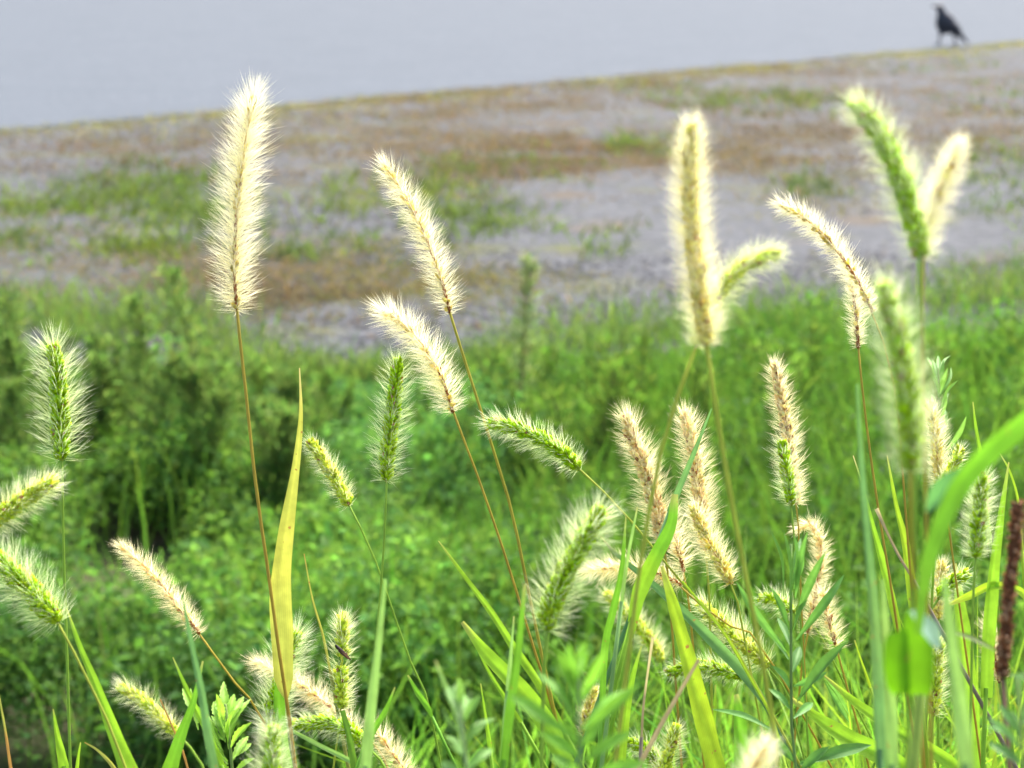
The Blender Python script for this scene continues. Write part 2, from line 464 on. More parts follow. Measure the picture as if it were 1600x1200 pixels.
def feathery(px, py_top, d, label, seed_col=(0.115, 0.215, 0.066), wide=0.075, n=520):
    """upright weed with narrow leaves all the way up, rooted in the bank"""
    h = max(0.12, zmax(py_top, d))
    top = P(px, py_top, d); base = np.array((top[0] + random.gauss(0, 0.055), top[1] + random.gauss(0, 0.04), -0.02))
    r = thing('feathery_weed', base, label, 'weed', 'tall feathery weeds on the bank')
    path = smooth_path([base, base * 0.5 + np.array((top[0], top[1], h)) * 0.5 + np.array((random.gauss(0, 0.01), 0, 0)), (top[0], top[1], h)], 10)
    mb = MB(); tube(mb, path, np.linspace(0.004, 0.0012, 10), (0.10, 0.12, 0.04)); mb.build('stem', M_STEM, r)
    t = rng.uniform(0.12, 1, n) ** 0.85
    az = rng.uniform(0, 6.283, n); out = np.stack([np.cos(az), np.sin(az), np.zeros(n)], 1)
    pos = np.stack([np.interp(t, np.linspace(0, 1, 10), path[:, i]) for i in range(3)], 1)
    reach = wide * (1.05 - t) ** 0.7 * rng.uniform(0, 1, n)
    pos = pos + out * reach[:, None] + np.outer(reach * 0.6, (0, 0, 1))
    mb = MB(); leaves(mb, pos, out * 0.6 + np.array((0, 0, 1.0)) + rng.normal(0, 0.4, (n, 3)), rng.uniform(0.016, 0.034, n), rng.uniform(0.003, 0.006, n), jitter(seed_col, n, 0.25, 0.1))
    mb.build('foliage', M_BACK, r)
    return r
def tube(mb, path, rad, col, k=6):
    path = np.asarray(path, float); n = len(path); rad = np.broadcast_to(rad, (n,)); T = tangents(path)
    ref = np.array((0.31, 0.9, 0.2)); A = norm(np.cross(T, ref)); B = np.cross(T, A)
    an = np.arange(k) * 2 * math.pi / k
    v = path[:, None] + (A[:, None] * np.cos(an)[None, :, None] + B[:, None] * np.sin(an)[None, :, None]) * rad[:, None, None]
    f = [(i * k + j, i * k + (j + 1) % k, (i + 1) * k + (j + 1) % k, (i + 1) * k + j) for i in range(n - 1) for j in range(k)]
    f += [(0, j + 1, j, j) for j in range(1, k - 1)] + [((n - 1) * k, (n - 1) * k + j, (n - 1) * k + j + 1, (n - 1) * k + j + 1) for j in range(1, k - 1)]
    f = np.array(f); tri = np.vstack([f[:, [0, 1, 2]], f[f[:, 2] != f[:, 3]][:, [0, 2, 3]]])
    c = np.asarray(col, float)
    if c.ndim == 2: c = np.repeat(c, k, 0)
    mb.add(v.reshape(-1, 3), tri, c)

feathery(265, 425, 3.75, 'tallest feathery green weed left of the big cream foxtail, against the gravel', wide=0.06, n=420)
feathery(828, 408, 3.9, 'lone blue green weed rising above the bank in the middle', (0.18, 0.27, 0.13), 0.045, 380)
feathery(212, 470, 3.8, 'feathery weed just left of the tallest blurred weed', wide=0.05)
feathery(8, 470, 3.7, 'feathery weed at the far left edge above the leafy bank', wide=0.08)
for k in range(34):
    x = random.uniform(-60, 470); dd = random.uniform(3.5, 4.1)
    feathery(x, topy(x) + abs(random.gauss(0, 28)) + (4.1 - dd) * 110, dd, 'upright feathery green weed in the blurred stand at left', wide=random.uniform(0.05, 0.09))
for k in range(26):
    x = random.uniform(760, 1640); dd = random.uniform(3.3, 4.2)
    feathery(x, topy(x) - 18 + abs(random.gauss(0, 30)) + (4.1 - dd) * 120, dd, 'slim green weed along the upper edge of the bank at right', (0.105, 0.205, 0.042), wide=random.uniform(0.03, 0.06), n=220)

for k in range(12):
    x = random.uniform(330, 790); dd = random.uniform(3.5, 4.2)
    feathery(x, topy(x) - 6 + abs(random.gauss(0, 22)) + (4.1 - dd) * 120, dd, 'low soft weed along the upper edge of the bank in the middle', (0.10, 0.20, 0.05), wide=random.uniform(0.03, 0.05), n=160)
# grass close behind the foxtails, filling the lower right
def meadow():
    mb = MB()
    def fill(n, x0, x1, py0, py1, d0, d1, col, w=(0.003, 0.007), lean=0.28):
        root, hg = [], []
        for _ in range(n):
            d = random.uniform(d0, d1); px = random.uniform(x0, x1); py = random.uniform(py0, py1)
            p = P(px, py, d); root.append((p[0], p[1], -0.02)); hg.append(max(0.1, p[2] / 0.88))
        root = np.array(root); hg = np.array(hg)
        ln = rng.normal(0, lean, (n, 3)) * np.array((1, 1, 0))
        root = root - ln * hg[:, None] * 0.7
        blades(mb, root, ln, hg, rng.uniform(*w, n), jitter(col, n, 0.2, 0.1), 6)
    fill(480, 820, 1700, 900, 1200, 1.0, 1.7, (0.15, 0.33, 0.035))
    fill(260, 1100, 1700, 840, 1150, 1.2, 2.0, (0.14, 0.27, 0.035))
    fill(240, 520, 860, 1010, 1250, 1.2, 2.1, (0.14, 0.31, 0.04))
    fill(160, -100, 520, 1130, 1300, 1.2, 2.0, (0.13, 0.25, 0.04))
    fill(230, 1330, 1700, 820, 1180, 0.85, 1.25, (0.19, 0.33, 0.035), (0.003, 0.010), 0.2)
    fill(60, 850, 1330, 960, 1180, 0.85, 1.2, (0.18, 0.32, 0.035), (0.003, 0.009), 0.25)
    tag(mb.build('meadow_grass', M_LEAF), 'dense lime green grass out of focus behind the lower foxtails', 'grass', kind='stuff')
meadow()

# ------------------------------------------------------------------ foreground pieces
def to3(pts, d):
    out = []
    for q in pts:
        out.append(P(q[0], q[1], q[2] if len(q) > 2 else d))
    return np.array(out)
def to_ground(path, drift=0.3):
    """carry a stalk from its last traced point down to the soil"""
    a = path[-1]; t = norm(path[-1] - path[-2]); h = a[2]
    if h < 0.02: return path
    s = t[:2] / max(0.4, -t[2]) if t[2] < 0 else t[:2] * 0.5
    s = s.clip(-0.6, 0.6)
    ext = []
    for k in (0.15, 0.35, 0.6, 0.85, 1.0):
        ext.append((a[0] + s[0] * h * (k - 0.5 * k * k) , a[1] + s[1] * h * (k - 0.5 * k * k), a[2] + (-0.02 - a[2]) * k))
    return np.vstack([path, ext])
def colramp(cols, t):
    k = np.linspace(0, 1, len(cols)); c = np.asarray(cols, float)
    return np.stack([np.interp(t, k, c[:, i]) for i in range(3)], 1)

HEAD_COL = {   # rachis, spikelet, second spikelet, bristle
    'cream': ((0.30, 0.10, 0.028), (0.82, 0.74, 0.22), (0.62, 0.48, 0.12), (0.95, 0.92, 0.70)),
    'green': ((0.36, 0.46, 0.06), (0.42, 0.64, 0.012), (0.58, 0.72, 0.04), (0.93, 0.95, 0.79)),
    'lime':  ((0.46, 0.52, 0.08), (0.62, 0.76, 0.06), (0.74, 0.76, 0.12), (0.94, 0.95, 0.78)),
    'tan':   ((0.36, 0.15, 0.05), (0.92, 0.82, 0.45), (0.85, 0.68, 0.33), (0.95, 0.88, 0.58)),
    'gold':  ((0.60, 0.46, 0.12), (0.88, 0.82, 0.24), (0.80, 0.70, 0.20), (0.95, 0.92, 0.66)),
}
STEM_COL = {'brown': ((0.42, 0.33, 0.05), (0.46, 0.20, 0.025), (0.42, 0.19, 0.03)), 'gold': ((0.40, 0.36, 0.05), (0.48, 0.34, 0.04), (0.40, 0.28, 0.04)),
            'green': ((0.26, 0.42, 0.05), (0.20, 0.38, 0.04), (0.18, 0.34, 0.03)), 'olive': ((0.40, 0.46, 0.06), (0.34, 0.38, 0.05), (0.32, 0.30, 0.04))}
def seed_head(root, pts, d, hw, cw, kind, dens=1.0, gap=None, curl=0.12, bare=None):
    """pts run from the base of the head to its tip"""
    rach, s1, s2, bc = HEAD_COL[kind]
    w = to3(pts, d)
    N = 60
    path = smooth_path(w, N); T = tangents(path)
    seg = np.linalg.norm(np.diff(path, axis=0), axis=1).sum()
    px_len = sum(math.hypot(pts[i + 1][0] - pts[i][0], pts[i + 1][1] - pts[i][1]) for i in range(len(pts) - 1))
    m = d / FPX
    Rb, Rc = hw * m, cw * m
    ref = np.array((0.2, 0.95, 0.15)); A = norm(np.cross(T, ref)); B = np.cross(T, A)
    def at(t):
        i = t * (N - 1)
        f = lambda X: np.stack([np.interp(i, np.arange(N), X[:, k]) for k in range(3)], 1)
        return f(path), norm(f(T)), norm(f(A)), norm(f(B))
    def prof(t):                                  # core radius along the head
        return np.interp(t, [0, 0.06, 0.2, 0.6, 0.88, 1.0], [0.45, 0.8, 1.0, 0.95, 0.72, 0.35])
    shed = kind in ('cream', 'tan') if bare is None else bare
    mb = MB()
    rr = max(0.0004, 0.00062 * m / 0.00024)
    wob = rng.normal(0, rr * 0.18, (N, 3))
    tube(mb, path + wob, np.linspace(rr * 1.2, rr * 0.55, N) * rng.uniform(0.8, 1.25, N), colramp([rach, rach, s2], np.linspace(0, 1, N)), 6)
    # spikelets
    sl = min(0.0030, max(0.0017, 0.0022 * (m / 0.00024) ** 0.6))
    if shed: cover, srad = 0.45, 0.42
    else: cover, srad = 1.9, 1.0
    ns = int(cover * px_len * m * 2 * math.pi * Rc * 0.8 / (sl * sl * 0.42))
    ns = max(30, min(ns, 900))
    t = rng.uniform(0.005, 0.99, ns)
    if shed:                                       # seeds hang on in patches where the rest has dropped
        ph = rng.uniform(0, 50)
        keep = np.array([mnoise.noise((x * 7 + ph, 0, 0)) > -0.12 for x in t]); t = t[keep]; ns = len(t)
    if gap is not None:
        keep = np.abs(t - gap[0]) > gap[1]; t = t[keep]; ns = len(t)
    th = rng.uniform(0, 6.283, ns)
    c, tt, a, b = at(t)
    rad = a * np.cos(th)[:, None] + b * np.sin(th)[:, None]
    rc = Rc * prof(t) * srad
    org = c + rad * (rc * rng.uniform(0.35, 0.8, ns))[:, None]
    dr = norm(rad * rng.uniform(0.45, 0.85, (ns, 1)) + tt + rng.normal(0, 0.18, (ns, 3)))
    l = sl * rng.uniform(0.75, 1.2, ns)
    sa = norm(np.cross(dr, rad + 0.01)); sb = np.cross(dr, sa)
    K = 5; an = np.arange(K) * 2 * math.pi / K
    ring = sa[:, None] * np.cos(an)[None, :, None] + sb[:, None] * np.sin(an)[None, :, None]
    wv = (l * 0.30)[:, None, None]
    v = np.concatenate([org[:, None], org[:, None] + dr[:, None] * (l * 0.28)[:, None, None] + ring * wv * 0.85,
                        org[:, None] + dr[:, None] * (l * 0.62)[:, None, None] + ring * wv, org[:, None] + (dr * l[:, None])[:, None]], 1)
    f = [(0, 1 + (j + 1) % K, 1 + j) for j in range(K)]
    for j in range(K):
        q = (j + 1) % K; f += [(1 + j, 1 + q, 1 + K + q), (1 + j, 1 + K + q, 1 + K + j)]
    f += [(1 + K + j, 1 + K + (j + 1) % K, 1 + 2 * K) for j in range(K)]
    M = 2 + 2 * K
    f = (np.array(f)[None] + (np.arange(ns) * M)[:, None, None]).reshape(-1, 3)
    mixf = np.array([0.5 + 0.8 * mnoise.noise((x * 5, 3.3, Rb * 900)) for x in t]).clip(0, 1)[:, None] * rng.uniform(0.3, 1.2, (ns, 1)).clip(0, 1)
    sc = (np.asarray(s1) * (1 - mixf) + np.asarray(s2) * mixf) * rng.normal(1, 0.16, (ns, 1)).clip(0.55, 1.5)
    odd = rng.random(ns) < {'cream': 0.10, 'tan': 0.05, 'gold': 0.015, 'green': 0.02, 'lime': 0.025}[kind]
    sc[odd] = np.asarray((0.44, 0.22, 0.08)) * rng.uniform(0.7, 1.2, (odd.sum(), 1))
    if ns: mb.add(v.reshape(-1, 3), f, np.repeat(sc.clip(0, 0.9), M, 0))
    head = mb.build('seed_head', M_SPIK, root)
    # bristles: small bunches that spring from below the spikelets
    per = {'cream': 8.0, 'green': 5.0, 'lime': 5.4, 'tan': 6.0, 'gold': 7.8}[kind] * dens
    J = 2
    nb = int(per * px_len / J) + 10
    bt = rng.uniform(0, 1, nb) ** 0.97
    if gap is not None:
        keep = (np.abs(bt - gap[0]) > gap[1] * 0.6) | (rng.random(nb) < 0.15); bt = bt[keep]; nb = len(bt)
    bth = rng.uniform(0, 6.283, nb)
    t = np.repeat(bt, J) + rng.normal(0, 0.010, nb * J); t = t.clip(0, 1)
    th = np.repeat(bth, J) + rng.normal(0, 0.45, nb * J)
    n = nb * J
    c, tt, a, b = at(t)
    rad = a * np.cos(th)[:, None] + b * np.sin(th)[:, None]
    ang = np.interp(t, [0, 0.06, 0.2, 0.8, 0.93, 1.0], [1.60, 1.32, 1.13, 1.05, 0.82, 0.32])
    ang = ang + np.repeat(rng.normal(0, 0.10, nb), J) + rng.normal(0, 0.17, n)
    env = np.interp(t, [0, 0.08, 0.25, 0.7, 0.9, 1.0], [0.72, 0.9, 1.0, 0.95, 0.8, 0.62])
    ph2 = rng.uniform(0, 90)
    env = env * np.array([1 + 0.13 * mnoise.noise((q * 9 + ph2, math.cos(h) * 0.9, math.sin(h) * 0.9)) + 0.05 * mnoise.noise((q * 26 + ph2, math.cos(h) * 2, math.sin(h) * 2)) for q, h in zip(t, th)])
    r0 = Rc * prof(t) * (0.3 if shed else 0.7)
    ln = (Rb * env - r0 * 0.7) / np.sin(ang.clip(0.85, 1.3)) * np.repeat(rng.normal(1, 0.10, nb), J) * rng.normal(0.98, 0.14, n).clip(0.4, 1.3)
    org = c + rad * r0[:, None]
    d0 = norm(rad * np.sin(ang)[:, None] + tt * np.cos(ang)[:, None])
    d1 = norm(d0 + tt * (curl * rng.normal(0.8, 0.6, n))[:, None] + rng.normal(0, 0.14, (n, 3)))
    mid = org + d0 * (ln * 0.42)[:, None]; tip = mid + d1 * (ln * 0.58)[:, None]
    w0 = 0.000060 * (m / 0.00024) ** 0.7
    sa = norm(np.cross(d0, rng.normal(0, 1, (n, 3))))
    v = np.stack([org - sa * w0, org + sa * w0, mid - sa * w0 * 0.8, mid + sa * w0 * 0.8, tip], 1)
    f = np.array([(0, 1, 3), (0, 3, 2), (2, 3, 4)])
    f = (f[None] + (np.arange(n) * 5)[:, None, None]).reshape(-1, 3)
    pale = kind not in ('green', 'lime'); gr, gm = {'cream': (0.42, 0.20), 'gold': (0.5, 0.25), 'tan': (0.5, 0.28)}[kind] if pale else (0.65, 0.5); root_c = np.asarray(bc) * (1 - gr) + np.asarray(s1) * gr; mid_c = np.asarray(bc) * (1 - gm) + np.asarray(s1) * gm
    tips = np.asarray(bc) * rng.normal(1, 0.05, (n, 1)).clip(0.8, 1.08)
    cc = np.concatenate([np.repeat((root_c * np.ones((n, 3)))[:, None], 2, 1), np.repeat((mid_c * np.ones((n, 3)))[:, None], 2, 1), tips[:, None]], 1).clip(0, 0.93)
    mb = MB(); mb.add(v.reshape(-1, 3), f, cc.reshape(-1, 3))
    br = mb.build('bristles', M_BRIS, head)
    br['kind'] = 'stuff'
    return path
def foxtail(label, head, d, hw, cw, kind, stem=None, stem_col='green', sw=5, dens=1.0, gap=None, curl=0.12, sd=None, bare=None):
    """head: traced points from base to tip; stem: traced points from the head's base downwards"""
    b = head[0]; n2 = head[1]
    if stem is None:
        dx, dy = b[0] - n2[0], b[1] - n2[1]; q = math.hypot(dx, dy)
        stem = [(b[0] + dx / q * 40, b[1] + dy / q * 40 + 6), (b[0] + dx / q * 80, b[1] + dy / q * 60 + 60)]
    w = to3([b] + list(stem), d)
    if sd is not None:
        for i in range(1, len(w)): w[i] = P(*([b] + list(stem))[i][:2], d + (sd - d) * i / (len(w) - 1))
    full = to_ground(w)
    base = full[-1].copy(); base[2] = 0
    r = thing('foxtail', base, label, 'foxtail', 'foxtail grass in the foreground')
    full = np.vstack([to3([n2], d) * 0.3 + w[0] * 0.7, full])
    path = smooth_path(full, 60); m = d / FPX
    mb = MB(); tube(mb, path, np.linspace(sw * 0.40 * m, max(sw * 0.62 * m, 0.0011), 60), colramp(STEM_COL[stem_col], np.linspace(0, 1, 60)), 7)
    mb.build('stem', M_STEM, r)
    seed_head(r, head, d, hw, cw, kind, dens, gap, curl, bare)
    # a leaf or two low on the stalk
    for t0 in (0.72, 0.86):
        if random.random() < 0.75:
            i = int(t0 * 59); p = path[i]
            if proj(p)[1] < 1215 : continue
            a = random.uniform(0, 6.28); o = np.array((math.cos(a), math.sin(a), 0)); L = random.uniform(0.10, 0.2)
            lp = np.array([p, p + o * L * 0.25 + (0, 0, L * 0.3), p + o * L * 0.6 + (0, 0, L * 0.38), p + o * L + (0, 0, L * 0.2)])
            mb = MB(); ribbon(mb, lp, [0.004, 0.008, 0.007, 0.001], ((0.17, 0.3, 0.04), (0.2, 0.33, 0.05)), np.array((0, 0, 1.0)))
            mb.build('leaf', M_LEAF, r)
    return r
def ribbon(mb, ctrl, widths, cols, face, n=28, fold=0.16, twist=0.0, edge=None):
    """grass blade along ctrl: seven points across, folded on the midrib; face = direction its upper side looks"""
    k = np.linspace(0, 1, len(ctrl))
    seg = np.linalg.norm(np.diff(ctrl, axis=0), axis=1); cum = np.concatenate([[0], np.cumsum(seg)]); cum /= cum[-1]
    path = smooth_path(ctrl, n); T = tangents(path); tt = np.linspace(0, 1, n)
    W = np.interp(tt, cum, widths)
    W = W * (1 + 0.03 * np.sin(tt * 23 + ctrl[0][0] * 900))
    F = np.asarray(face, float)
    side = norm(np.cross(T, np.broadcast_to(F, T.shape))); up = np.cross(side, T)
    if twist:
        an = twist * tt; side, up = side * np.cos(an)[:, None] + up * np.sin(an)[:, None], up * np.cos(an)[:, None] - side * np.sin(an)[:, None]
    us = np.array((-1, -0.66, -0.33, 0, 0.33, 0.66, 1.0)); S = len(us)
    v = path[:, None] + side[:, None] * (us[None, :, None] * W[:, None, None] * 0.5) + up[:, None] * ((np.abs(us) ** 1.3 * fold)[None, :, None] * W[:, None, None])
    v = v + up[:, None] * (0.05 * W[:, None] * np.sin(us[None] * 4 + tt[:, None] * 9))[..., None]
    f = [(i * S + j, i * S + j + 1, (i + 1) * S + j + 1, (i + 1) * S + j) for i in range(n - 1) for j in range(S - 1)]
    c = colramp(cols, tt)[:, None] * np.where(np.abs(us) < 0.1, 1.16, 1.0)[None, :, None]
    mb.add(v.reshape(-1, 3), f, c.reshape(-1, 3).clip(0, 0.95), np.tile(us, n))
TOCAM = np.array((0.0, -CA, SA))
GC = {'lime': (0.235, 0.44, 0.035), 'green': (0.14, 0.34, 0.03), 'blue': (0.13, 0.28, 0.10), 'yellow': (0.44, 0.46, 0.095), 'yellowlime': (0.32, 0.49, 0.035),
      'brown': (0.34, 0.20, 0.07), 'greybrown': (0.24, 0.2, 0.14), 'tan': (0.58, 0.48, 0.30), 'olive': (0.32, 0.34, 0.08), 'dark': (0.10, 0.22, 0.03), 'pale': (0.24, 0.42, 0.12)}
TIP = (0.50, 0.34, 0.20)
def blade(label, pts, d, widths, col, base_col=None, tip_col=None, tilt=0.3, name='grass_blade', root=True, fold=0.16, stem_w=5, cat='grass blade'):
    """pts run from the tip downwards, widths in photo pixels"""
    w = to3(pts, d); m = d / FPX
    dep = d * 1.0
    full = to_ground(w) if root else w
    extra = len(full) - len(w)
    wid = [x * m for x in widths] + [max(stem_w, min(widths[-1], 12)) * m * f for f in (0.8, 0.6, 0.5, 0.5, 0.5)][:extra]
    base = full[-1].copy(); base[2] = max(0, base[2] + 0.02)
    r = thing(name, base, label, cat, 'grass blades in the foreground')
    c = np.array(GC[col] if isinstance(col, str) else col); bc = np.array(GC[base_col] if isinstance(base_col, str) else (base_col if base_col is not None else c))
    if tip_col is None: tip_col = c * 0.5 + np.array(TIP) * 0.5
    elif isinstance(tip_col, str): tip_col = GC[tip_col]
    cols = [tip_col, c * 1.02, c, c, bc, bc, bc * 0.9, bc * 0.85]
    # the traced blade and the stalk that carries it
    face = norm(TOCAM + np.array((math.sin(tilt), 0, 0.25)))
    k = len(w)
    mb = MB(); ribbon(mb, w, wid[:k], cols, face, 34, fold)
    mb.build('blade', M_LEAF, r)
    if extra:
        sp = smooth_path(np.vstack([w[-2] * 0.15 + w[-1] * 0.85, full[k - 1:]]), 24)
        mb = MB(); tube(mb, sp, np.linspace(max(0.0007, min(widths[-1], 10) * 0.36 * m), 0.0014, 24), colramp([bc * 0.95, bc * 0.85, bc * 0.7], np.linspace(0, 1, 24)), 7)
        mb.build('stem', M_STEM, r)
    return r
def lance_leaf(mb, a, b, width, col, face, n=14, tooth=0.0, droop=0.0):
    """a pointed leaf from a (stalk) to b (tip)"""
    L = np.linalg.norm(b - a); mid = (a + b) / 2 + face * L * (0.08 + droop)
    path = smooth_path([a, mid, b], n); T = tangents(path); t = np.linspace(0, 1, n)
    W = width * np.interp(t, [0, 0.08, 0.3, 0.55, 0.8, 0.94, 1], [0.22, 0.3, 0.78, 1.0, 0.66, 0.25, 0.02])
    if tooth: W = W * (1 + tooth * (np.arange(n) % 2 - 0.5))
    side = norm(np.cross(T, np.broadcast_to(face, T.shape))); up = np.cross(side, T)
    us = np.array((-1, -0.5, 0, 0.5, 1.0)); S = 5
    v = path[:, None] + side[:, None] * (us[None, :, None] * W[:, None, None] * 0.5) + up[:, None] * ((np.abs(us) * 0.22)[None, :, None] * W[:, None, None])
    f = [(i * S + j, i * S + j + 1, (i + 1) * S + j + 1, (i + 1) * S + j) for i in range(n - 1) for j in range(S - 1)]
    c = np.asarray(col)[None, None] * np.where(np.abs(us) < 0.1, 1.25, 1.0)[None, :, None] * np.ones((n, 1, 1))
    mb.add(v.reshape(-1, 3), f, c.reshape(-1, 3), np.tile(us, n))
def herb(label, d, stem, leaf_list, col, width=12, tooth=0.0, whorl=None, name='leafy_weed', stem_col=(0.2, 0.3, 0.08), sw=7, fill=0.7):
    """broad leaved weed: stem traced from its tip downwards; leaf_list of (tip px, base px, width px[, depth shift])"""
    w = to3(stem, d); full = to_ground(w); base = full[-1].copy(); base[2] = 0
    r = thing(name, base, label, 'weed', 'leafy weeds in the foreground'); m = d / FPX
    path = smooth_path(full, 40)
    mb = MB(); tube(mb, path, np.linspace(sw * 0.3 * m, max(0.0012, sw * 0.55 * m), 40), colramp([stem_col, stem_col, (0.24, 0.2, 0.08)], np.linspace(0, 1, 40)), 7)
    mb.build('stem', M_STEM, r)
    for q in list(leaf_list) + [((t[0][0] + random.gauss(0, 9), t[0][1] + random.gauss(4, 8)), (t[1][0], t[1][1] + random.gauss(4, 5)), t[2] * 0.85, random.uniform(0.012, 0.03)) for t in leaf_list if random.random() < fill]:
        (tx, ty), (bx, by), wd = q[0], q[1], q[2]
        dz = q[3] if len(q) > 3 else random.uniform(-0.018, 0.018)
        a = P(bx, by, d); b = P(tx, ty, d + dz)
        face = norm(TOCAM * 0.75 + np.array((random.gauss(0, 0.35), 0, 0.6 + random.gauss(0, 0.2))))
        mb = MB(); lance_leaf(mb, a, b, wd * m * 1.15, np.asarray(col) * random.uniform(0.8, 1.2), face, 15, tooth, random.uniform(-0.03, 0.05))
        mb.build('leaf', M_BROAD, r)
    return r

# ------------------------------------------------------------------ the foxtails
F = foxtail
F('tallest cream foxtail with wide bristles at left, reaching over the asphalt', [(370, 486), (366, 420), (370, 330), (381, 235), (397, 148)], 0.74, 48, 9, 'cream',
  [(385, 620), (400, 760), (420, 900), (435, 1010), (450, 1110), (462, 1200)], 'brown', 6, 1.25)
F('slim cream foxtail leaning left on a gold stem, left of centre', [(703, 490), (690, 440), (665, 370), (635, 310), (601, 258)], 0.79, 34, 9, 'cream',
  [(735, 590), (770, 700), (800, 800), (825, 920), (850, 1040), (868, 1120)], 'gold', 5.5)
F('plump cream foxtail nodding left over the upright green one', [(708, 644), (690, 590), (660, 540), (630, 506), (596, 484)], 0.80, 39, 9, 'cream',
  [(745, 740), (790, 870), (830, 1000), (870, 1130)], 'brown', 4.5, 1.15)
F('sharp upright green foxtail below the plump cream one', [(604, 752), (606, 710), (612, 660), (618, 605), (621, 562)], 0.78, 36, 11, 'green',
  [(600, 850), (590, 980), (578, 1130), (570, 1200)], 'green', 4.5, 0.9)
F('small pale green foxtail right of the yellow blade', [(546, 790), (530, 760), (508, 722), (484, 690)], 0.84, 25, 9, 'lime',
  [(580, 860), (602, 920), (640, 1030), (665, 1085), (690, 1200)], 'green', 3.6)
F('olive green foxtail with long sparse bristles upright at far left', [(97, 720), (95, 680), (93, 620), (87, 565), (82, 538)], 0.75, 52, 15, 'green',
  [(99, 850), (104, 1000), (110, 1200)], 'green', 5, 0.85)
F('yellow green foxtail cut by the left edge, pointing up right', [(-70, 850), (-20, 818), (30, 785), (84, 750)], 0.66, 38, 14, 'lime', [(-120, 900), (-150, 1000)], 'green', 5, 1.2)
F('dark green foxtail cut by the left edge, sloping down right', [(94, 972), (60, 935), (20, 895), (-35, 850)], 0.68, 52, 19, 'green',
  [(125, 1040), (160, 1110), (200, 1210)], 'olive', 5, 1.2)
F('pale tan foxtail lying diagonally at lower left', [(312, 990), (280, 950), (240, 900), (190, 853)], 0.82, 27, 8, 'tan', [(350, 1045), (385, 1090), (420, 1140)], 'brown', 4, 1.4, bare=True)
F('blurred pale green foxtail near the bottom left, behind a green blade', [(282, 1152), (250, 1120), (220, 1092), (188, 1074)], 0.98, 30, 9, 'lime')
F('short green foxtail with a broken middle carrying a dark insect', [(534, 1108), (533, 1060), (535, 1010), (535, 962)], 0.80, 30, 10, 'lime', [(528, 1150), (521, 1200)], 'olive', 4, 1.1, gap=(0.50, 0.06))
F('white fluffy foxtail partly hidden behind the yellow blade', [(422, 1150), (428, 1100), (445, 1040), (464, 988)], 0.83, 46, 11, 'green', [(420, 1200)], 'green', 4, 1.2)
F('tan foxtail lying behind the foot of the yellow blade', [(560, 1140), (500, 1092), (445, 1055), (398, 1034)], 0.88, 30, 7, 'tan', None, 'brown', 4, 1.2)
F('arched green foxtail lying level at the bottom, left of centre', [(576, 1168), (545, 1140), (510, 1129), (462, 1132)], 0.78, 30, 11, 'green', [(604, 1205)], 'green', 5, 1.2)
F('tan foxtail at the bottom edge right of the arched green one', [(652, 1240), (622, 1190), (585, 1135)], 0.86, 30, 8, 'tan', None, 'brown', 4)
F('blurred foxtail tip at the bottom edge under the yellow blade', [(425, 1262), (424, 1200), (428, 1138)], 0.60, 44, 14, 'green', [(425, 1310)], 'green', 5, 1.2)
F('bright green foxtail nearly level, right of the two crossing gold stems', [(906, 734), (880, 708), (840, 683), (800, 667), (764, 660)], 0.78, 33, 11, 'green',
  [(950, 775), (1000, 830), (1040, 880), (1090, 940), (1150, 1015)], 'olive', 4, 1.15)
F('large blurred green foxtail close to the lens, leaning right at lower centre', [(853, 985), (864, 940), (885, 892), (913, 842), (940, 795)], 0.60, 54, 18, 'green', [(849, 1090), (846, 1200)], 'green', 8, 1.0)
F('cream foxtail lying level beside the blurred green one', [(1066, 914), (1030, 897), (980, 887), (912, 893)], 0.82, 31, 7, 'tan', [(1100, 950), (1150, 985), (1210, 1040)], 'brown', 3.5, 1.3)
F('tan foxtail left of the pair in the middle, leaning left', [(1040, 862), (1025, 790), (1003, 720), (977, 648)], 0.80, 36, 12, 'tan', [(1046, 930), (1052, 1010)], 'brown', 4, 1.0, bare=False)
F('tan foxtail right of the pair in the middle, nearly upright', [(1103, 862), (1095, 790), (1085, 710), (1069, 644)], 0.81, 34, 10, 'tan', [(1108, 930), (1110, 1010)], 'olive', 4, 1.1, bare=False)
F('short tan foxtail drooping down right below the tan pair', [(1143, 912), (1122, 872), (1098, 825), (1084, 792)], 0.79, 31, 9, 'gold', [(1152, 940), (1162, 990)], 'olive', 3.5, 0.8, bare=False)
F('tan foxtail tangled low between the tan pair', [(1068, 893), (1058, 850), (1046, 800)], 0.83, 36, 9, 'tan', [(1076, 940), (1082, 1000)], 'brown', 4, 1.0)
F('long upright cream foxtail, out of focus, joined by a short side head', [(1104, 540), (1095, 470), (1085, 380), (1078, 285), (1081, 195)], 0.52, 42, 13, 'gold',
  [(1125, 680), (1155, 850), (1185, 1000), (1208, 1130), (1215, 1200)], 'olive', 9, 1.2, bare=False)
F('short white green foxtail curving right beside the long cream one', [(1088, 540), (1112, 478), (1150, 425), (1188, 402), (1214, 396)], 0.54, 40, 11, 'lime',
  [(1062, 610), (1035, 695), (1012, 810), (998, 900), (985, 1000)], 'olive', 8, 1.25)
F('cream foxtail with a thin red brown axis arching left, right of centre', [(1364, 488), (1335, 430), (1292, 372), (1252, 336), (1219, 319)], 0.73, 29, 7, 'cream',
  [(1388, 560), (1402, 640), (1412, 760)], 'brown', 3.5, 1.05)
F('short cream foxtail hanging below the arching red axis head', [(1341, 544), (1338, 500), (1331, 445), (1320, 405)], 0.75, 21, 6, 'cream', [(1351, 640), (1367, 760), (1386, 880), (1402, 980)], 'brown', 4)
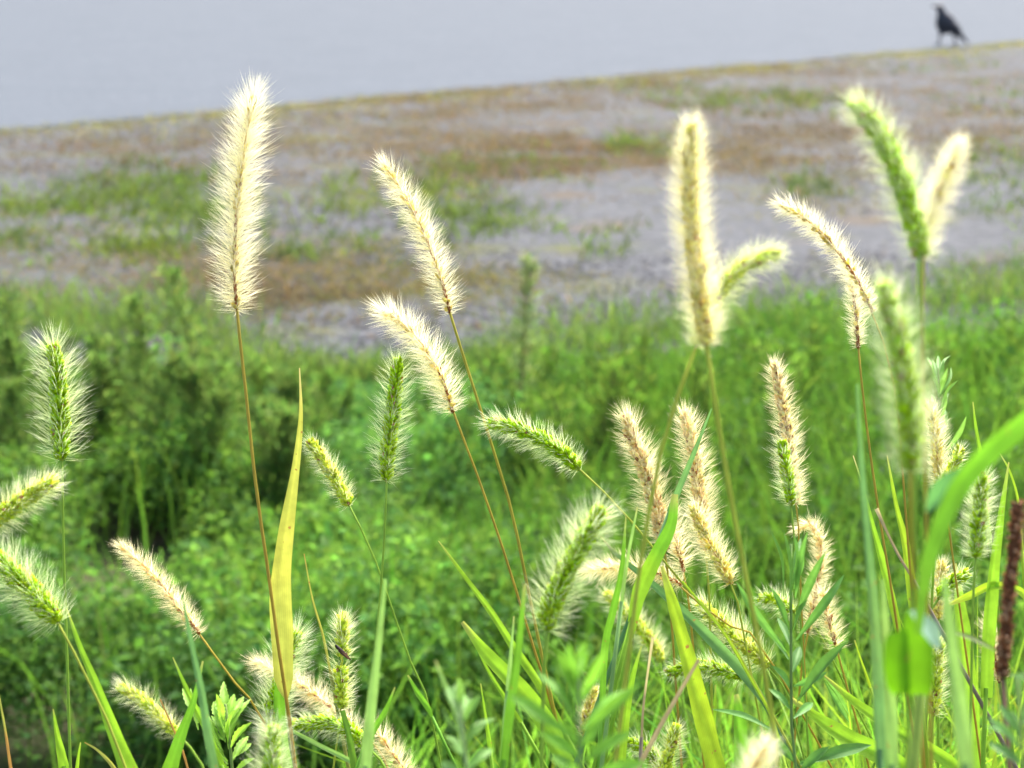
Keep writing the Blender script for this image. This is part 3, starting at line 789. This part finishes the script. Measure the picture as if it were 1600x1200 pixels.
F('upright tan foxtail with a reddish tip standing alone at right', [(1244, 788), (1236, 720), (1226, 650), (1210, 570)], 0.80, 29, 8, 'tan', [(1248, 830), (1250, 900), (1254, 980)], 'brown', 3, 1.1, bare=False)
F('small green foxtail in front of the lone upright tan one', [(1236, 790), (1231, 745), (1222, 692)], 0.78, 27, 8, 'green', [(1240, 830), (1246, 900), (1252, 990)], 'green', 3.5, 1.0)
F('cream foxtail hooked over behind the dark leafy weed', [(1262, 990), (1276, 920), (1283, 860), (1268, 820), (1246, 826)], 0.84, 23, 7, 'tan', None, 'brown', 4, 1.3)
F('big blurred green foxtail close to the lens at right, below the pair', [(1422, 738), (1421, 650), (1412, 570), (1397, 502), (1380, 446)], 0.43, 52, 18, 'green', [(1424, 850, 0.44), (1430, 950, 0.47), (1434, 1080, 0.50)], 'gold', 8, 0.95)
F('blurred dark green foxtail of the pair at upper right, leaning left', [(1440, 402), (1426, 340), (1401, 262), (1371, 203), (1336, 160)], 0.46, 50, 16, 'green', [(1438, 500), (1434, 620), (1430, 760)], 'green', 7, 1.0)
F('blurred cream foxtail of the pair at upper right, leaning right', [(1440, 402), (1452, 345), (1474, 285), (1498, 226)], 0.47, 34, 8, 'cream', [(1440, 470), (1442, 600), (1446, 760)], 'gold', 6, 1.4)
F('pale foxtail beside the right edge of the big blurred green one', [(1470, 762), (1464, 705), (1453, 632)], 0.80, 27, 8, 'gold', [(1478, 800), (1490, 880)], 'brown', 3.5)
F('short green foxtail peeping over the broad blurred leaf at right', [(1472, 768), (1486, 735), (1500, 702)], 0.78, 22, 8, 'lime', [(1462, 820), (1458, 900)])
F('tall green foxtail standing behind the broad blurred leaf at right', [(1524, 872), (1529, 810), (1535, 742)], 0.66, 32, 10, 'green', [(1520, 950), (1518, 1050)], 'green', 5, 1.4)
F('small green foxtail below the broad leaf, near the right edge', [(1466, 935), (1484, 912), (1510, 896)], 0.82, 27, 9, 'green')
F('level green foxtail crossing behind the lime blade at bottom centre', [(1165, 1058), (1120, 1045), (1082, 1041), (1044, 1051)], 0.80, 25, 9, 'green', [(1190, 1090), (1210, 1140)], 'green', 4, 1.2)
F('pale green foxtail above the level one at bottom centre', [(1202, 1042), (1162, 1005), (1122, 970), (1094, 944)], 0.83, 36, 10, 'lime', [(1230, 1085), (1245, 1140)], 'green', 4, 1.0)
F('round white tipped foxtail half hidden by the dark leafy weed', [(1240, 955), (1212, 938), (1190, 934)], 0.84, 26, 9, 'green', None, 'green', 4, 1.2)
F('tan foxtail low behind the dark leafy weed', [(1308, 1015), (1294, 965), (1286, 922)], 0.83, 28, 8, 'tan', [(1325, 1080), (1345, 1150)], 'brown', 4)
F('blurred pale green foxtail behind the upright blades at bottom centre', [(1036, 1034), (1000, 980), (948, 928)], 1.12, 30, 9, 'lime')
F('green foxtail tip near the bottom edge, centre', [(1040, 1212), (1012, 1172), (980, 1160)], 0.80, 27, 9, 'green')
F('pale foxtail tip at the bottom edge beside the brown diagonal stalk', [(1030, 1236), (1044, 1180), (1056, 1136)], 0.77, 28, 9, 'lime')
F('white blurred foxtail tip at the bottom edge below the leafy weed', [(1160, 1262), (1176, 1205), (1196, 1162)], 0.50, 38, 10, 'cream', [(1150, 1310)], 'green', 6, 1.3)
F('cream foxtail tip beside the brown spike at right', [(1562, 1066), (1552, 1015), (1546, 968)], 0.78, 24, 7, 'tan')
F('cream foxtail partly hidden left of the small green one at right', [(1466, 968), (1466, 925), (1472, 880)], 0.86, 26, 8, 'gold')
F('pale green foxtail behind the curled leaf at lower right', [(1458, 1118), (1462, 1060), (1468, 1000)], 0.84, 28, 8, 'lime')
F('small cream foxtail in the leaves at bottom centre', [(912, 1150), (920, 1110), (928, 1076)], 0.84, 20, 7, 'gold')

# the insect resting on the broken foxtail
def insect():
    a, b = P(524, 1008, 0.775), P(548, 1031, 0.775)
    r = thing('insect', (a + b) / 2, 'small dark brown insect clinging to the broken green foxtail', 'insect')
    path = smooth_path([a, (a + b) / 2 + TOCAM * 0.0008, b], 14)
    m = 0.775 / FPX
    mb = MB(); tube(mb, path, np.array([1.2, 2.2, 2.8, 2.9, 3.3, 3.5, 3.5, 3.3, 3.0, 2.7, 2.3, 1.8, 1.3, 0.5]) * m, colramp([(0.02, 0.015, 0.015), (0.05, 0.03, 0.025), (0.12, 0.06, 0.04)], np.linspace(0, 1, 14)), 8)
    mb.build('body', M_STEM, r)
    mb = MB()
    lance_leaf(mb, path[4] + TOCAM * 0.0009, path[13] + TOCAM * 0.0006, 4.4 * m, (0.10, 0.055, 0.045), TOCAM, 10)
    mb.build('wing', M_BROAD, r)
    for k in (3, 5, 7):
        for s in (-1, 1):
            p = path[k]; q = p + np.array((s * 0.0012, 0.0016, -0.0008)); mb = MB(); tube(mb, np.array([p, (p + q) / 2 + (0, 0, 0.0004), q]), 0.00012, (0.05, 0.03, 0.02), 4); mb.build('leg', M_STEM, r)
insect()

# ------------------------------------------------------------------ grass blades
B = blade
B('wide yellow blade standing upright beside the brown stem at left', [(468, 575), (470, 650), (462, 730), (447, 830), (438, 920), (441, 1000), (443, 1062), (447, 1090)], 0.79, [1.5, 6, 13, 24, 33, 35, 30, 7], 'yellow', 'yellow', (0.5, 0.42, 0.22), 0.25, fold=0.10)
B('green blade holding the foot of the yellow blade', [(438, 1060), (436, 1100), (442, 1160), (455, 1220)], 0.80, [16, 18, 16, 14], 'green', tip_col='green')
B('thin brownish blade right of the yellow blade', [(475, 865), (488, 935), (505, 995), (518, 1060)], 0.80, [1.5, 3, 4, 4], 'olive', 'olive', 'brown')
B('long narrow lime blade slanting down right, left of centre bottom', [(685, 845), (720, 893), (768, 958), (802, 1012), (838, 1064), (880, 1140)], 0.80, [1.5, 6, 11, 13, 13, 10], 'lime')
B('broad lime blade with a brown tip slanting at bottom centre', [(722, 972), (758, 1020), (806, 1072), (850, 1128), (884, 1195)], 0.78, [6, 20, 30, 32, 28], 'lime', fold=0.22)
B('short thin blade under the broad lime blade', [(741, 1005), (764, 1050), (790, 1092), (818, 1135)], 0.79, [1.5, 6, 7, 6], 'lime', tip_col='tan')
B('blurred upright green blade crossing the gold stems at bottom', [(820, 912), (810, 1010), (796, 1110), (786, 1200)], 0.58, [4, 13, 15, 15], 'green')
B('short blade tip left of the blurred upright one', [(751, 1068), (760, 1130), (767, 1180)], 0.79, [1.5, 6, 8], 'lime')
B('slim blade beside the blurred upright one, reddish tip', [(803, 963), (798, 1020), (792, 1090)], 0.66, [2, 6, 8], 'pale')
B('thin blue green blade pointing up right between the tan foxtails', [(1112, 638), (1085, 705), (1060, 765), (1046, 800)], 0.74, [2, 8, 10, 11], 'blue', tip_col='blue')
B('thick bright green blade kinked in front of the tan foxtails', [(1054, 772), (1047, 822), (1022, 872), (1000, 920), (986, 972)], 0.72, [10, 19, 24, 26, 13], 'green', 'lime', fold=0.2, stem_w=10)
B('short bright green blade left of the thick kinked one', [(1016, 868), (1006, 905), (995, 950), (986, 990)], 0.73, [6, 13, 15, 10], 'lime')
B('narrow upright green blade right of the blurred green foxtail', [(978, 806), (971, 890), (957, 955), (945, 1010), (940, 1110)], 0.72, [2, 9, 12, 12, 10], 'green')
B('slim pale blade close to the narrow upright one', [(996, 792), (988, 832), (979, 880), (970, 950)], 0.70, [2, 5, 6, 6], 'pale')
B('flat yellow lime blade standing at bottom centre right', [(1034, 885), (1053, 950), (1072, 1020), (1090, 1090), (1108, 1160), (1120, 1210)], 0.74, [6, 20, 26, 30, 32, 33], 'yellowlime', fold=0.08)
B('long blue green blade slanting down right behind the yellow lime one', [(938, 838), (965, 868), (1010, 905), (1062, 952), (1110, 1000), (1158, 1050), (1196, 1100)], 0.79, [2, 7, 11, 15, 18, 18, 11], 'blue', 'blue', fold=0.2)
B('thin yellow green stalk running down right over the blue green blade', [(1066, 908), (1100, 950), (1135, 995), (1172, 1060), (1205, 1120), (1225, 1190)], 0.77, [3, 4.5, 5, 5, 5, 5], 'yellowlime', tip_col='yellowlime')
B('blurred grey brown stalk slanting down left at bottom centre', [(1092, 1030), (1052, 1098), (1015, 1165), (990, 1215)], 0.60, [5, 7, 8, 8], 'greybrown', 'greybrown', 'greybrown')
B('tall blurred blue green blade standing at right of the lone tan foxtail', [(1339, 600), (1345, 720), (1355, 850), (1367, 1000), (1376, 1200)], 0.52, [5, 10, 15, 18, 20], 'blue', tip_col='blue', fold=0.2)
B('blurred pale green blade left of the curled leaf', [(1378, 905), (1384, 1000), (1390, 1100), (1394, 1210)], 0.50, [6, 16, 20, 22], 'pale', tip_col='pale')
B('lime blade with a fine curved tip right of the tall blue green one', [(1333, 712), (1345, 750), (1360, 810), (1376, 870), (1392, 935), (1404, 990)], 0.78, [1.2, 3, 8, 12, 14, 13], 'lime', tip_col='tan')
B('bright lime blade tapering up, left of the blurred gold stem', [(1386, 712), (1400, 790), (1414, 850), (1424, 930), (1430, 990)], 0.77, [1.5, 8, 14, 17, 14], 'yellowlime')
B('grey dried stalk with a torn pale tip at right', [(1369, 795), (1384, 828), (1404, 868), (1432, 914)], 0.74, [7, 5, 5, 4], 'greybrown', 'greybrown', 'tan')
B('short lime blade tip rising above the broad blurred leaf', [(1520, 628), (1525, 672), (1533, 720), (1540, 780)], 0.77, [1.5, 6, 9, 9], 'lime')
bl = B('broad blurred green leaf arching in from the right edge', [(1680, 608), (1605, 660), (1545, 708), (1494, 768), (1458, 850), (1440, 930), (1434, 990)], 0.40, [26, 32, 34, 32, 27, 20, 14], (0.16, 0.40, 0.03), 'green', 'green', 0.3, 'broad_grass_leaf', fold=0.14, root=False)
mb = MB(); lance_leaf(mb, P(1520, 728, 0.402), P(1446, 800, 0.41), 40 * 0.40 / FPX, (0.10, 0.26, 0.09), norm(TOCAM + np.array((-0.4, 0, 0.7))), 14); mb.build('leaf_fold', M_LEAF, bl)
B('upright green blade near the right edge above the brown spike', [(1576, 722), (1562, 815), (1551, 900), (1544, 990), (1540, 1090)], 0.74, [2, 13, 20, 23, 22], 'lime')
B('thin arched blade at the right edge', [(1562, 708), (1578, 738), (1590, 782), (1596, 850)], 0.77, [1.5, 4, 5, 6], 'yellowlime', tip_col='tan')
B('lime blade pointing left behind the brown spike', [(1480, 946), (1512, 932), (1552, 915), (1600, 930), (1630, 1000)], 0.74, [3, 12, 13, 12, 10], 'yellowlime')
B('lime blade running down right at lower right', [(1288, 1056), (1336, 1098), (1400, 1142), (1482, 1192), (1540, 1250)], 0.81, [3, 14, 21, 22, 18], 'lime', fold=0.22)
B('broad lime blade below the dark leafy weed running down right', [(1236, 1092), (1312, 1146), (1388, 1188), (1460, 1240)], 0.80, [6, 27, 33, 30], 'lime', fold=0.2)
B('wide lime blade standing behind the brown spike', [(1492, 880), (1502, 980), (1510, 1090), (1516, 1210)], 0.86, [5, 28, 36, 36], 'lime')
B('pale green blurred blade right of the curled leaf', [(1474, 900), (1484, 990), (1496, 1090), (1510, 1210)], 0.42, [8, 22, 26, 30], 'pale', tip_col='pale')
B('lime blade leaning right from the bottom left foxtail', [(104, 950), (124, 1008), (149, 1068), (176, 1140), (205, 1215)], 0.70, [2, 8, 13, 20, 30], 'lime', fold=0.22)
B('narrow green blade tip at the bottom left corner', [(83, 1108), (90, 1150), (101, 1205)], 0.77, [1.5, 9, 18], 'lime')
B('tiny blade tip at the bottom left, right of the green stem', [(126, 1160), (122, 1185), (119, 1215)], 0.77, [1.5, 5, 7], 'lime')
B('curved brown tipped blade at the bottom left', [(132, 1160), (152, 1172), (172, 1192), (190, 1220)], 0.77, [1.5, 4, 6, 7], 'olive', tip_col='brown')
B('blurred blue green blade crossing the diagonal tan foxtail', [(284, 928), (298, 1000), (314, 1080), (325, 1150), (336, 1210)], 0.60, [2, 8, 12, 14, 15], 'blue', tip_col='blue')
B('green blade leaning right at bottom left, below the tan foxtail', [(317, 1033), (301, 1100), (282, 1150), (262, 1212)], 0.72, [3, 10, 17, 26], 'green')
B('lime blade crossing the leaning green one at bottom left', [(270, 1027), (294, 1082), (322, 1140), (350, 1205)], 0.77, [1.5, 8, 10, 11], 'lime')
B('thin red brown stalk between the bottom left blades', [(250, 1092), (266, 1128), (284, 1170), (296, 1210)], 0.78, [2, 3, 3.5, 4], 'brown', 'brown', 'brown')
B('thin olive stalk in the bottom left corner', [(-4, 1075), (8, 1140), (18, 1210)], 0.74, [3, 4, 5], 'olive', 'brown', 'olive')
B('short green blade bending up right at the foot of the green stem', [(617, 1074), (602, 1110), (582, 1143), (566, 1178)], 0.74, [2, 8, 11, 9], 'green')
B('blurred pale green stalk beside the sharp green foxtail stem', [(602, 905), (592, 1000), (578, 1120), (570, 1210)], 0.56, [4, 11, 17, 20], 'pale', tip_col='pale')
B('dark green blade standing through the arched green foxtail', [(535, 1110), (545, 1150), (556, 1212)], 0.74, [8, 10, 12], 'dark', tip_col='dark')
B('light green stem running down right under the arched foxtail', [(458, 1143), (500, 1165), (545, 1188), (604, 1222)], 0.76, [5, 7, 8, 8], 'pale', tip_col='pale')
B('small folded green leaf on the thin stem, bottom left of centre', [(637, 1055), (652, 1082), (668, 1106), (676, 1122)], 0.83, [2.5, 9, 9, 4], 'green')
B('blurred thin blade left of the pale leafy weed', [(680, 1032), (698, 1078), (716, 1125), (728, 1190)], 0.50, [3, 10, 11, 10], 'pale')
B('dry pale stalk with a split tip at bottom centre', [(1020, 995), (1012, 1050), (1005, 1105), (1002, 1160)], 0.76, [5, 4, 4, 4], 'tan', 'greybrown', 'tan')
B('green blade with a pointed tip between the level foxtail and the blades', [(1118, 1070), (1116, 1110), (1112, 1160), (1110, 1215)], 0.82, [2, 7, 9, 9], 'lime')
B('upright green blade left of the yellow lime one', [(1002, 1010), (988, 1060), (978, 1120), (970, 1200)], 0.76, [2, 9, 12, 13], 'lime')
B('wide green blade low behind the level foxtail', [(1150, 1085), (1155, 1130), (1158, 1210)], 0.90, [8, 22, 26], 'green')
B('fine gold blade right of the lime curved tip', [(1335, 1000), (1348, 1040), (1362, 1080)], 0.86, [2, 4, 5], 'yellowlime')

# ------------------------------------------------------------------ curled leaf on its thick stalk, lower right
def curled():
    d = 0.42; m = d / FPX
    base = P(1424, 1210, d); base[2] = 0
    r = thing('curled_leaf', base, 'bright green leaf curled round a thick stalk at lower right, pale blue fold', 'leaf')
    def cup(a, b, w, col, bulge, twist, slant):
        n, S = 14, 9; path = smooth_path(to3([a, ((a[0] + b[0]) / 2 - 2, (a[1] + b[1]) / 2), b], d), n); T = tangents(path)
        side = norm(np.cross(T, TOCAM)); mb = MB(); us = np.linspace(-1, 1, S); V = []
        for i in range(n):
            t = i / (n - 1); W = w * m * 0.5 * np.interp(t, [0, 0.12, 0.5, 0.9, 1], [0.80, 0.97, 1.05, 0.95, 0.76])
            for u in us: V.append(path[i] + side[i] * math.sin(u * 1.25 + twist) / math.sin(1.25) * W + TOCAM * (math.cos(u * 1.25 + twist) - 0.5) * W * bulge + T[i] * (slant * u * (1 - t) + 0.25 * (u * u) * (1 - 2 * t) + 0.12 * math.sin(u * 5 + t * 4)) * w * m * 0.5)
        f = [(i * S + j, i * S + j + 1, (i + 1) * S + j + 1, (i + 1) * S + j) for i in range(n - 1) for j in range(S - 1)]
        cc = np.tile(np.asarray(col), (n * S, 1)) ; mb.add(V, f, cc, np.tile(us, n)); return mb
    cup((1404, 984), (1408, 1084), 42, (0.12, 0.31, 0.008), 0.9, 0.1, 0.25).build('leaf', M_LEAF, r)
    cup((1436, 962), (1436, 1086), 50, (0.14, 0.34, 0.010), 0.7, -0.15, -0.6).build('leaf', M_LEAF, r)
    mb = MB(); lance_leaf(mb, P(1424, 955, d - 0.012), P(1468, 1016, d - 0.015), 34 * m, (0.28, 0.45, 0.36), norm(TOCAM + np.array((0.35, 0, 0.9))), 12)
    mb.build('leaf_fold', M_LEAF, r)
    st = smooth_path(to_ground(to3([(1440, 1070), (1434, 1130), (1426, 1210)], d + 0.012)), 20)
    mb = MB(); tube(mb, st, np.linspace(9 * m, 8 * m, 20), (0.20, 0.30, 0.05), 9); mb.build('stem', M_STEM, r)
curled()

# ------------------------------------------------------------------ brown seed spike at the right edge
def brown_spike():
    d = 0.50; m = d / FPX
    pts = [(1566, 1058), (1570, 1000), (1577, 930), (1584, 860), (1590, 786)]
    st = to_ground(to3([(1566, 1058), (1570, 1130), (1578, 1215)], d)); base = st[-1].copy(); base[2] = 0
    r = thing('seed_spike', base, 'dark brown dried seed spike out of focus at the right edge', 'seed spike')
    mb = MB(); tube(mb, smooth_path(st, 20), np.linspace(4 * m, 6 * m, 20), (0.20, 0.12, 0.08), 7); mb.build('stem', M_STEM, r)
    path = smooth_path(to3(pts, d), 30); T = tangents(path); mb = MB()
    tube(mb, path, 9 * m, (0.16, 0.075, 0.04), 7)
    for k in range(300):
        t = random.random(); i = t * 29; c = np.array([np.interp(i, np.arange(30), path[:, q]) for q in range(3)]); a = random.uniform(0, 6.28)
        o = norm(np.array((math.cos(a), math.sin(a), 0.5))); rr = 12.5 * m * (1.0 if 0.05 < t < 0.93 else 0.7)
        q = c + o * rr * 0.75; col = np.array(random.choice(((0.42, 0.20, 0.10), (0.28, 0.13, 0.07), (0.58, 0.38, 0.24)))) * random.uniform(0.8, 1.2)
        tube(mb, np.array([q - o * 2 * m, q + o * 2.2 * m, q + o * 5.5 * m]), np.array([2.0, 3.4, 0.8]) * m, col, 5)
    h = mb.build('seed_head', M_SPIK, r); h['kind'] = 'stuff'
    mb = MB(); lance_leaf(mb, P(1562, 1020, d), P(1480, 985, d + 0.01), 9 * m, (0.14, 0.2, 0.07), norm(TOCAM + np.array((0, 0, 0.8)))); mb.build('leaf', M_BROAD, r)
    mb = MB(); lance_leaf(mb, P(1568, 1052, d), P(1640, 1080, d + 0.01), 10 * m, (0.14, 0.25, 0.08), norm(TOCAM + np.array((0, 0, 0.8)))); mb.build('leaf', M_BROAD, r)
brown_spike()

# ------------------------------------------------------------------ leafy weeds
herb('fresh light green leafy weed sprouting at the bottom left of the yellow blade', 0.79, [(352, 1100), (358, 1150), (364, 1215)],
     [((350, 1074), (352, 1120), 13), ((338, 1084), (350, 1125), 11), ((334, 1096), (350, 1140), 12), ((366, 1084), (355, 1125), 11), ((381, 1088), (357, 1130), 11), ((392, 1092), (358, 1142), 12),
      ((330, 1118), (352, 1160), 12), ((345, 1100), (355, 1150), 11, -0.02), ((375, 1105), (358, 1155), 12, -0.02), ((394, 1128), (360, 1170), 12), ((388, 1150), (362, 1190), 12), ((322, 1150), (356, 1190), 13),
      ((315, 1105), (350, 1175), 10), ((362, 1112), (357, 1160), 10, -0.025), ((300, 1095), (345, 1170), 11, 0.01), ((285, 1075), (310, 1130), 10), ((330, 1190), (360, 1212), 14), ((398, 1185), (364, 1210), 12)],
     (0.24, 0.44, 0.06), tooth=0.3, sw=8)
herb('blurred leafy weed close to the lens at bottom centre', 0.43, [(905, 1012), (903, 1090), (908, 1215)],
     [((905, 1000), (904, 1060), 18), ((890, 1005), (903, 1065), 16), ((920, 1002), (904, 1062), 17), ((868, 1012), (900, 1085), 17), ((948, 1008), (908, 1085), 17), ((872, 1040), (902, 1100), 15), ((935, 1040), (906, 1100), 15),
      ((838, 1050), (900, 1130), 18), ((796, 1085), (890, 1150), 19), ((1000, 1068), (912, 1142), 18), ((960, 1085), (908, 1140), 16), ((845, 1145), (906, 1185), 20), ((990, 1142), (912, 1190), 20), ((870, 1125), (905, 1165), 14),
      ((940, 1125), (908, 1170), 15), ((880, 1195), (905, 1205), 12), ((1010, 1190), (915, 1225), 24), ((860, 1180), (908, 1220), 22)],
     (0.13, 0.31, 0.04), sw=10, stem_col=(0.2, 0.32, 0.1), fill=0.25)
herb('dark blue green leafy weed standing at right of bottom centre', 0.71, [(1236, 850), (1236, 940), (1236, 1040), (1236, 1120), (1245, 1215)],
     [((1204, 828), (1224, 932), 10), ((1224, 828), (1233, 958), 15, -0.03), ((1240, 835), (1237, 905), 13), ((1262, 830), (1243, 935), 11, -0.02), ((1290, 862), (1246, 960), 13, -0.03), ((1252, 852), (1240, 920), 12),
      ((1319, 898), (1244, 1000), 13), ((1204, 917), (1233, 985), 11), ((1150, 908), (1228, 1018), 12), ((1262, 938), (1240, 985), 16), ((1192, 978), (1232, 1030), 10), ((1215, 965), (1235, 1010), 10), ((1326, 1000), (1246, 1096), 21, -0.03),
      ((1292, 1050), (1240, 1072), 12), ((1206, 1040), (1234, 1075), 12), ((1270, 1098), (1240, 1122), 12), ((1200, 1075), (1236, 1110), 11), ((1362, 1164), (1250, 1192), 17), ((1296, 1166), (1250, 1205), 14), ((1112, 1108), (1205, 1140), 13, 0.02),
      ((1328, 1120), (1288, 1060), 10, 0.03), ((1250, 1010), (1238, 1050), 14), ((1205, 1150), (1240, 1190), 12)],
     (0.10, 0.25, 0.055), sw=7, stem_col=(0.18, 0.29, 0.08), fill=0.2)
herb('slender fresh green weed beside the big blurred green foxtail', 0.88, [(1466, 575), (1468, 640), (1474, 720), (1482, 800)],
     [((1466, 555), (1467, 595), 7), ((1458, 562), (1466, 600), 6), ((1474, 562), (1468, 602), 6), ((1481, 574), (1469, 615), 7), ((1455, 585), (1467, 625), 7), ((1497, 594), (1470, 640), 8), ((1478, 610), (1470, 655), 7), ((1455, 615), (1469, 655), 7),
      ((1510, 650), (1479, 705), 9), ((1480, 642), (1474, 690), 7), ((1452, 660), (1474, 712), 8), ((1505, 712), (1480, 760), 9)],
     (0.15, 0.32, 0.07), sw=4)
herb('blurred pale leafy weed at the bottom, left of the broad lime blade', 0.48, [(716, 1062), (722, 1130), (730, 1215)],
     [((716, 1058), (718, 1100), 14), ((738, 1060), (720, 1105), 12), ((700, 1072), (718, 1115), 12), ((752, 1085), (722, 1130), 13), ((690, 1100), (720, 1145), 14), ((760, 1130), (726, 1165), 15), ((695, 1145), (724, 1180), 14), ((770, 1170), (730, 1200), 16), ((690, 1190), (728, 1215), 15),
      ((725, 1085), (722, 1130), 12)], (0.14, 0.29, 0.07), sw=9, stem_col=(0.26, 0.38, 0.14))
herb('blurred small leafy weed right of the brown spike, bottom right corner', 0.47, [(1590, 1060), (1594, 1130), (1600, 1215)],
     [((1560, 1100), (1594, 1150), 14), ((1540, 1120), (1594, 1170), 13), ((1625, 1080), (1594, 1130), 14), ((1545, 1160), (1597, 1195), 15), ((1590, 1050), (1592, 1100), 12)], (0.12, 0.27, 0.08), sw=8)

# ------------------------------------------------------------------ the crow on the road's edge
def crow():
    foot = G(1478, 71.5, 0.012); d = proj(foot)[2]; m = d / FPX
    # body built in its own plane: x = photo right, z = up, y = away; unit = one photo pixel at its distance
    def pt(zx, zy, y=0.0): return np.array(((zx / 10 + 1400 - 1478) * m, y * m, (72.5 - zy / 10) * m)) * 0.95
    mb = MB()
    def loft(cs, k=14):
        c = np.array([q[0] for q in cs]); rad = np.array([q[1] for q in cs]); n = 26
        t = np.linspace(0, 1, len(cs)); tt = np.linspace(0, 1, n)
        pr = smooth_path(np.hstack([c, rad]), n); path = pr[:, :3]; rr = pr[:, 3:].clip(0.2, None) * m
        T = tangents(path); Y = np.tile(np.array((0, 1.0, 0)), (n, 1)); U = norm(np.cross(T, Y))
        an = np.arange(k) * 2 * math.pi / k
        v = path[:, None] + U[:, None] * (np.cos(an)[None, :, None] * rr[:, 0][:, None, None]) + Y[:, None] * (np.sin(an)[None, :, None] * rr[:, 1][:, None, None])
        f = [(i * k + j, i * k + (j + 1) % k, (i + 1) * k + (j + 1) % k, (i + 1) * k + j) for i in range(n - 1) for j in range(k)]
        mb.add(v.reshape(-1, 3), f, (0.015, 0.016, 0.022))
        for s, e in ((0, 1), (n - 1, -1)):
            cv = np.vstack([v[s], path[s][None]])
            mb.add(cv, [(j, (j + 1) % k, k) if e > 0 else ((j + 1) % k, j, k) for j in range(k)], (0.015, 0.016, 0.022))
    # trunk with tail
    loft([(pt(640, 62), (1.5, 1.5)), (pt(655, 92), (5.2, 4.4)), (pt(672, 150), (6.4, 5.2)), (pt(690, 205), (8.2, 6.4)), (pt(728, 300), (14.2, 8.6)), (pt(772, 390), (15.6, 9.0)), (pt(822, 462), (12.8, 8.0)), (pt(850, 505), (6.0, 5.0))])
    loft([(pt(1150, 690), (1.4, 3.0)), (pt(1060, 605), (3.4, 4.2)), (pt(975, 515), (6.4, 5.4)), (pt(890, 430), (10.0, 7.0)), (pt(820, 380), (8.0, 6.0))])
    loft([(pt(640, 96), (3.6, 3.0)), (pt(590, 92), (2.6, 2.0)), (pt(545, 86), (1.8, 1.4)), (pt(512, 84), (0.3, 0.3))], 10)
    for y, hip, knee, ankle, toe in ((-3.2, (690, 470), (672, 560), (660, 690), (575, 715)), (3.2, (880, 470), (905, 560), (945, 700), (880, 722))):
        loft([(pt(*hip, y), (4.2, 3.2)), (pt(*knee, y), (2.6, 2.3)), (pt((knee[0] + ankle[0]) / 2, (knee[1] + ankle[1]) / 2, y), (1.7, 1.7)), (pt(*ankle, y), (1.5, 1.5))], 8)
        for dx, dy in ((toe[0] - ankle[0], 0), (toe[0] - ankle[0] + 15, 2.4), (toe[0] - ankle[0] + 15, -2.4), (45, 0)):
            loft([(pt(ankle[0], ankle[1], y), (1.5, 1.5)), (pt(ankle[0] + dx * 0.5, ankle[1] + 15, y + dy * 0.5), (1.3, 1.3)), (pt(ankle[0] + dx, 722, y + dy), (0.4, 0.4))], 6)
    loft([(pt(720, 300, -5.5), (4, 2.2)), (pt(800, 370, -7.2), (8, 2.4)), (pt(900, 450, -6.2), (6.5, 2.2)), (pt(1000, 545, -3.6), (3, 1.6)), (pt(1080, 620, -1.8), (0.8, 0.8))], 10)
    loft([(pt(720, 300, 5.5), (4, 2.2)), (pt(800, 370, 7.2), (8, 2.4)), (pt(900, 450, 6.2), (6.5, 2.2)), (pt(1000, 545, 3.6), (3, 1.6)), (pt(1080, 620, 1.8), (0.8, 0.8))], 10)
    mt, nt, N, L, out = newmat('black_feathers')
    p = N.new('ShaderNodeBsdfPrincipled'); p.inputs['Roughness'].default_value = 0.42; p.inputs['Specular IOR Level'].default_value = 0.4
    tc = N.new('ShaderNodeTexCoord')
    L.new(mix_node(N, L, (0.008, 0.009, 0.014), (0.022, 0.024, 0.036), noise_fac(N, L, tc.outputs['Object'], 60, 0.35, 0.65)), p.inputs['Base Color'])
    L.new(p.outputs[0], out.inputs[0])
    me = mb.mesh('crow', mt); tmp = bpy.data.objects.new('crow_build', me); COL.objects.link(tmp)
    rm = tmp.modifiers.new('r', 'REMESH'); rm.mode = 'VOXEL'; rm.voxel_size = 0.004; rm.use_smooth_shade = True
    sm = tmp.modifiers.new('s', 'SMOOTH'); sm.factor = 0.5; sm.iterations = 2
    dg = bpy.context.evaluated_depsgraph_get()
    me2 = bpy.data.meshes.new_from_object(tmp.evaluated_get(dg)); me2.name = 'crow'
    bpy.data.objects.remove(tmp)
    if not me2.materials: me2.materials.append(mt)
    o = bpy.data.objects.new('crow', me2); COL.objects.link(o); o.location = tuple(foot); o['_org'] = tuple(foot)
    tag(o, 'black crow standing at the edge of the asphalt, facing left', 'crow')
    # eyes
    for y in (-1, 1):
        e = MB(); c = pt(645, 92, y * 4.3) + foot
        tube(e, np.array([c - (0, 0.6 * m, 0), c, c + (0, 0.6 * m, 0)]), np.array([0.5, 0.8, 0.5]) * m, (0.05, 0.03, 0.02), 8); e.build('eye', M_STEM, o)
crow()

for o in bpy.data.objects:
    if '_org' in o: del o['_org']
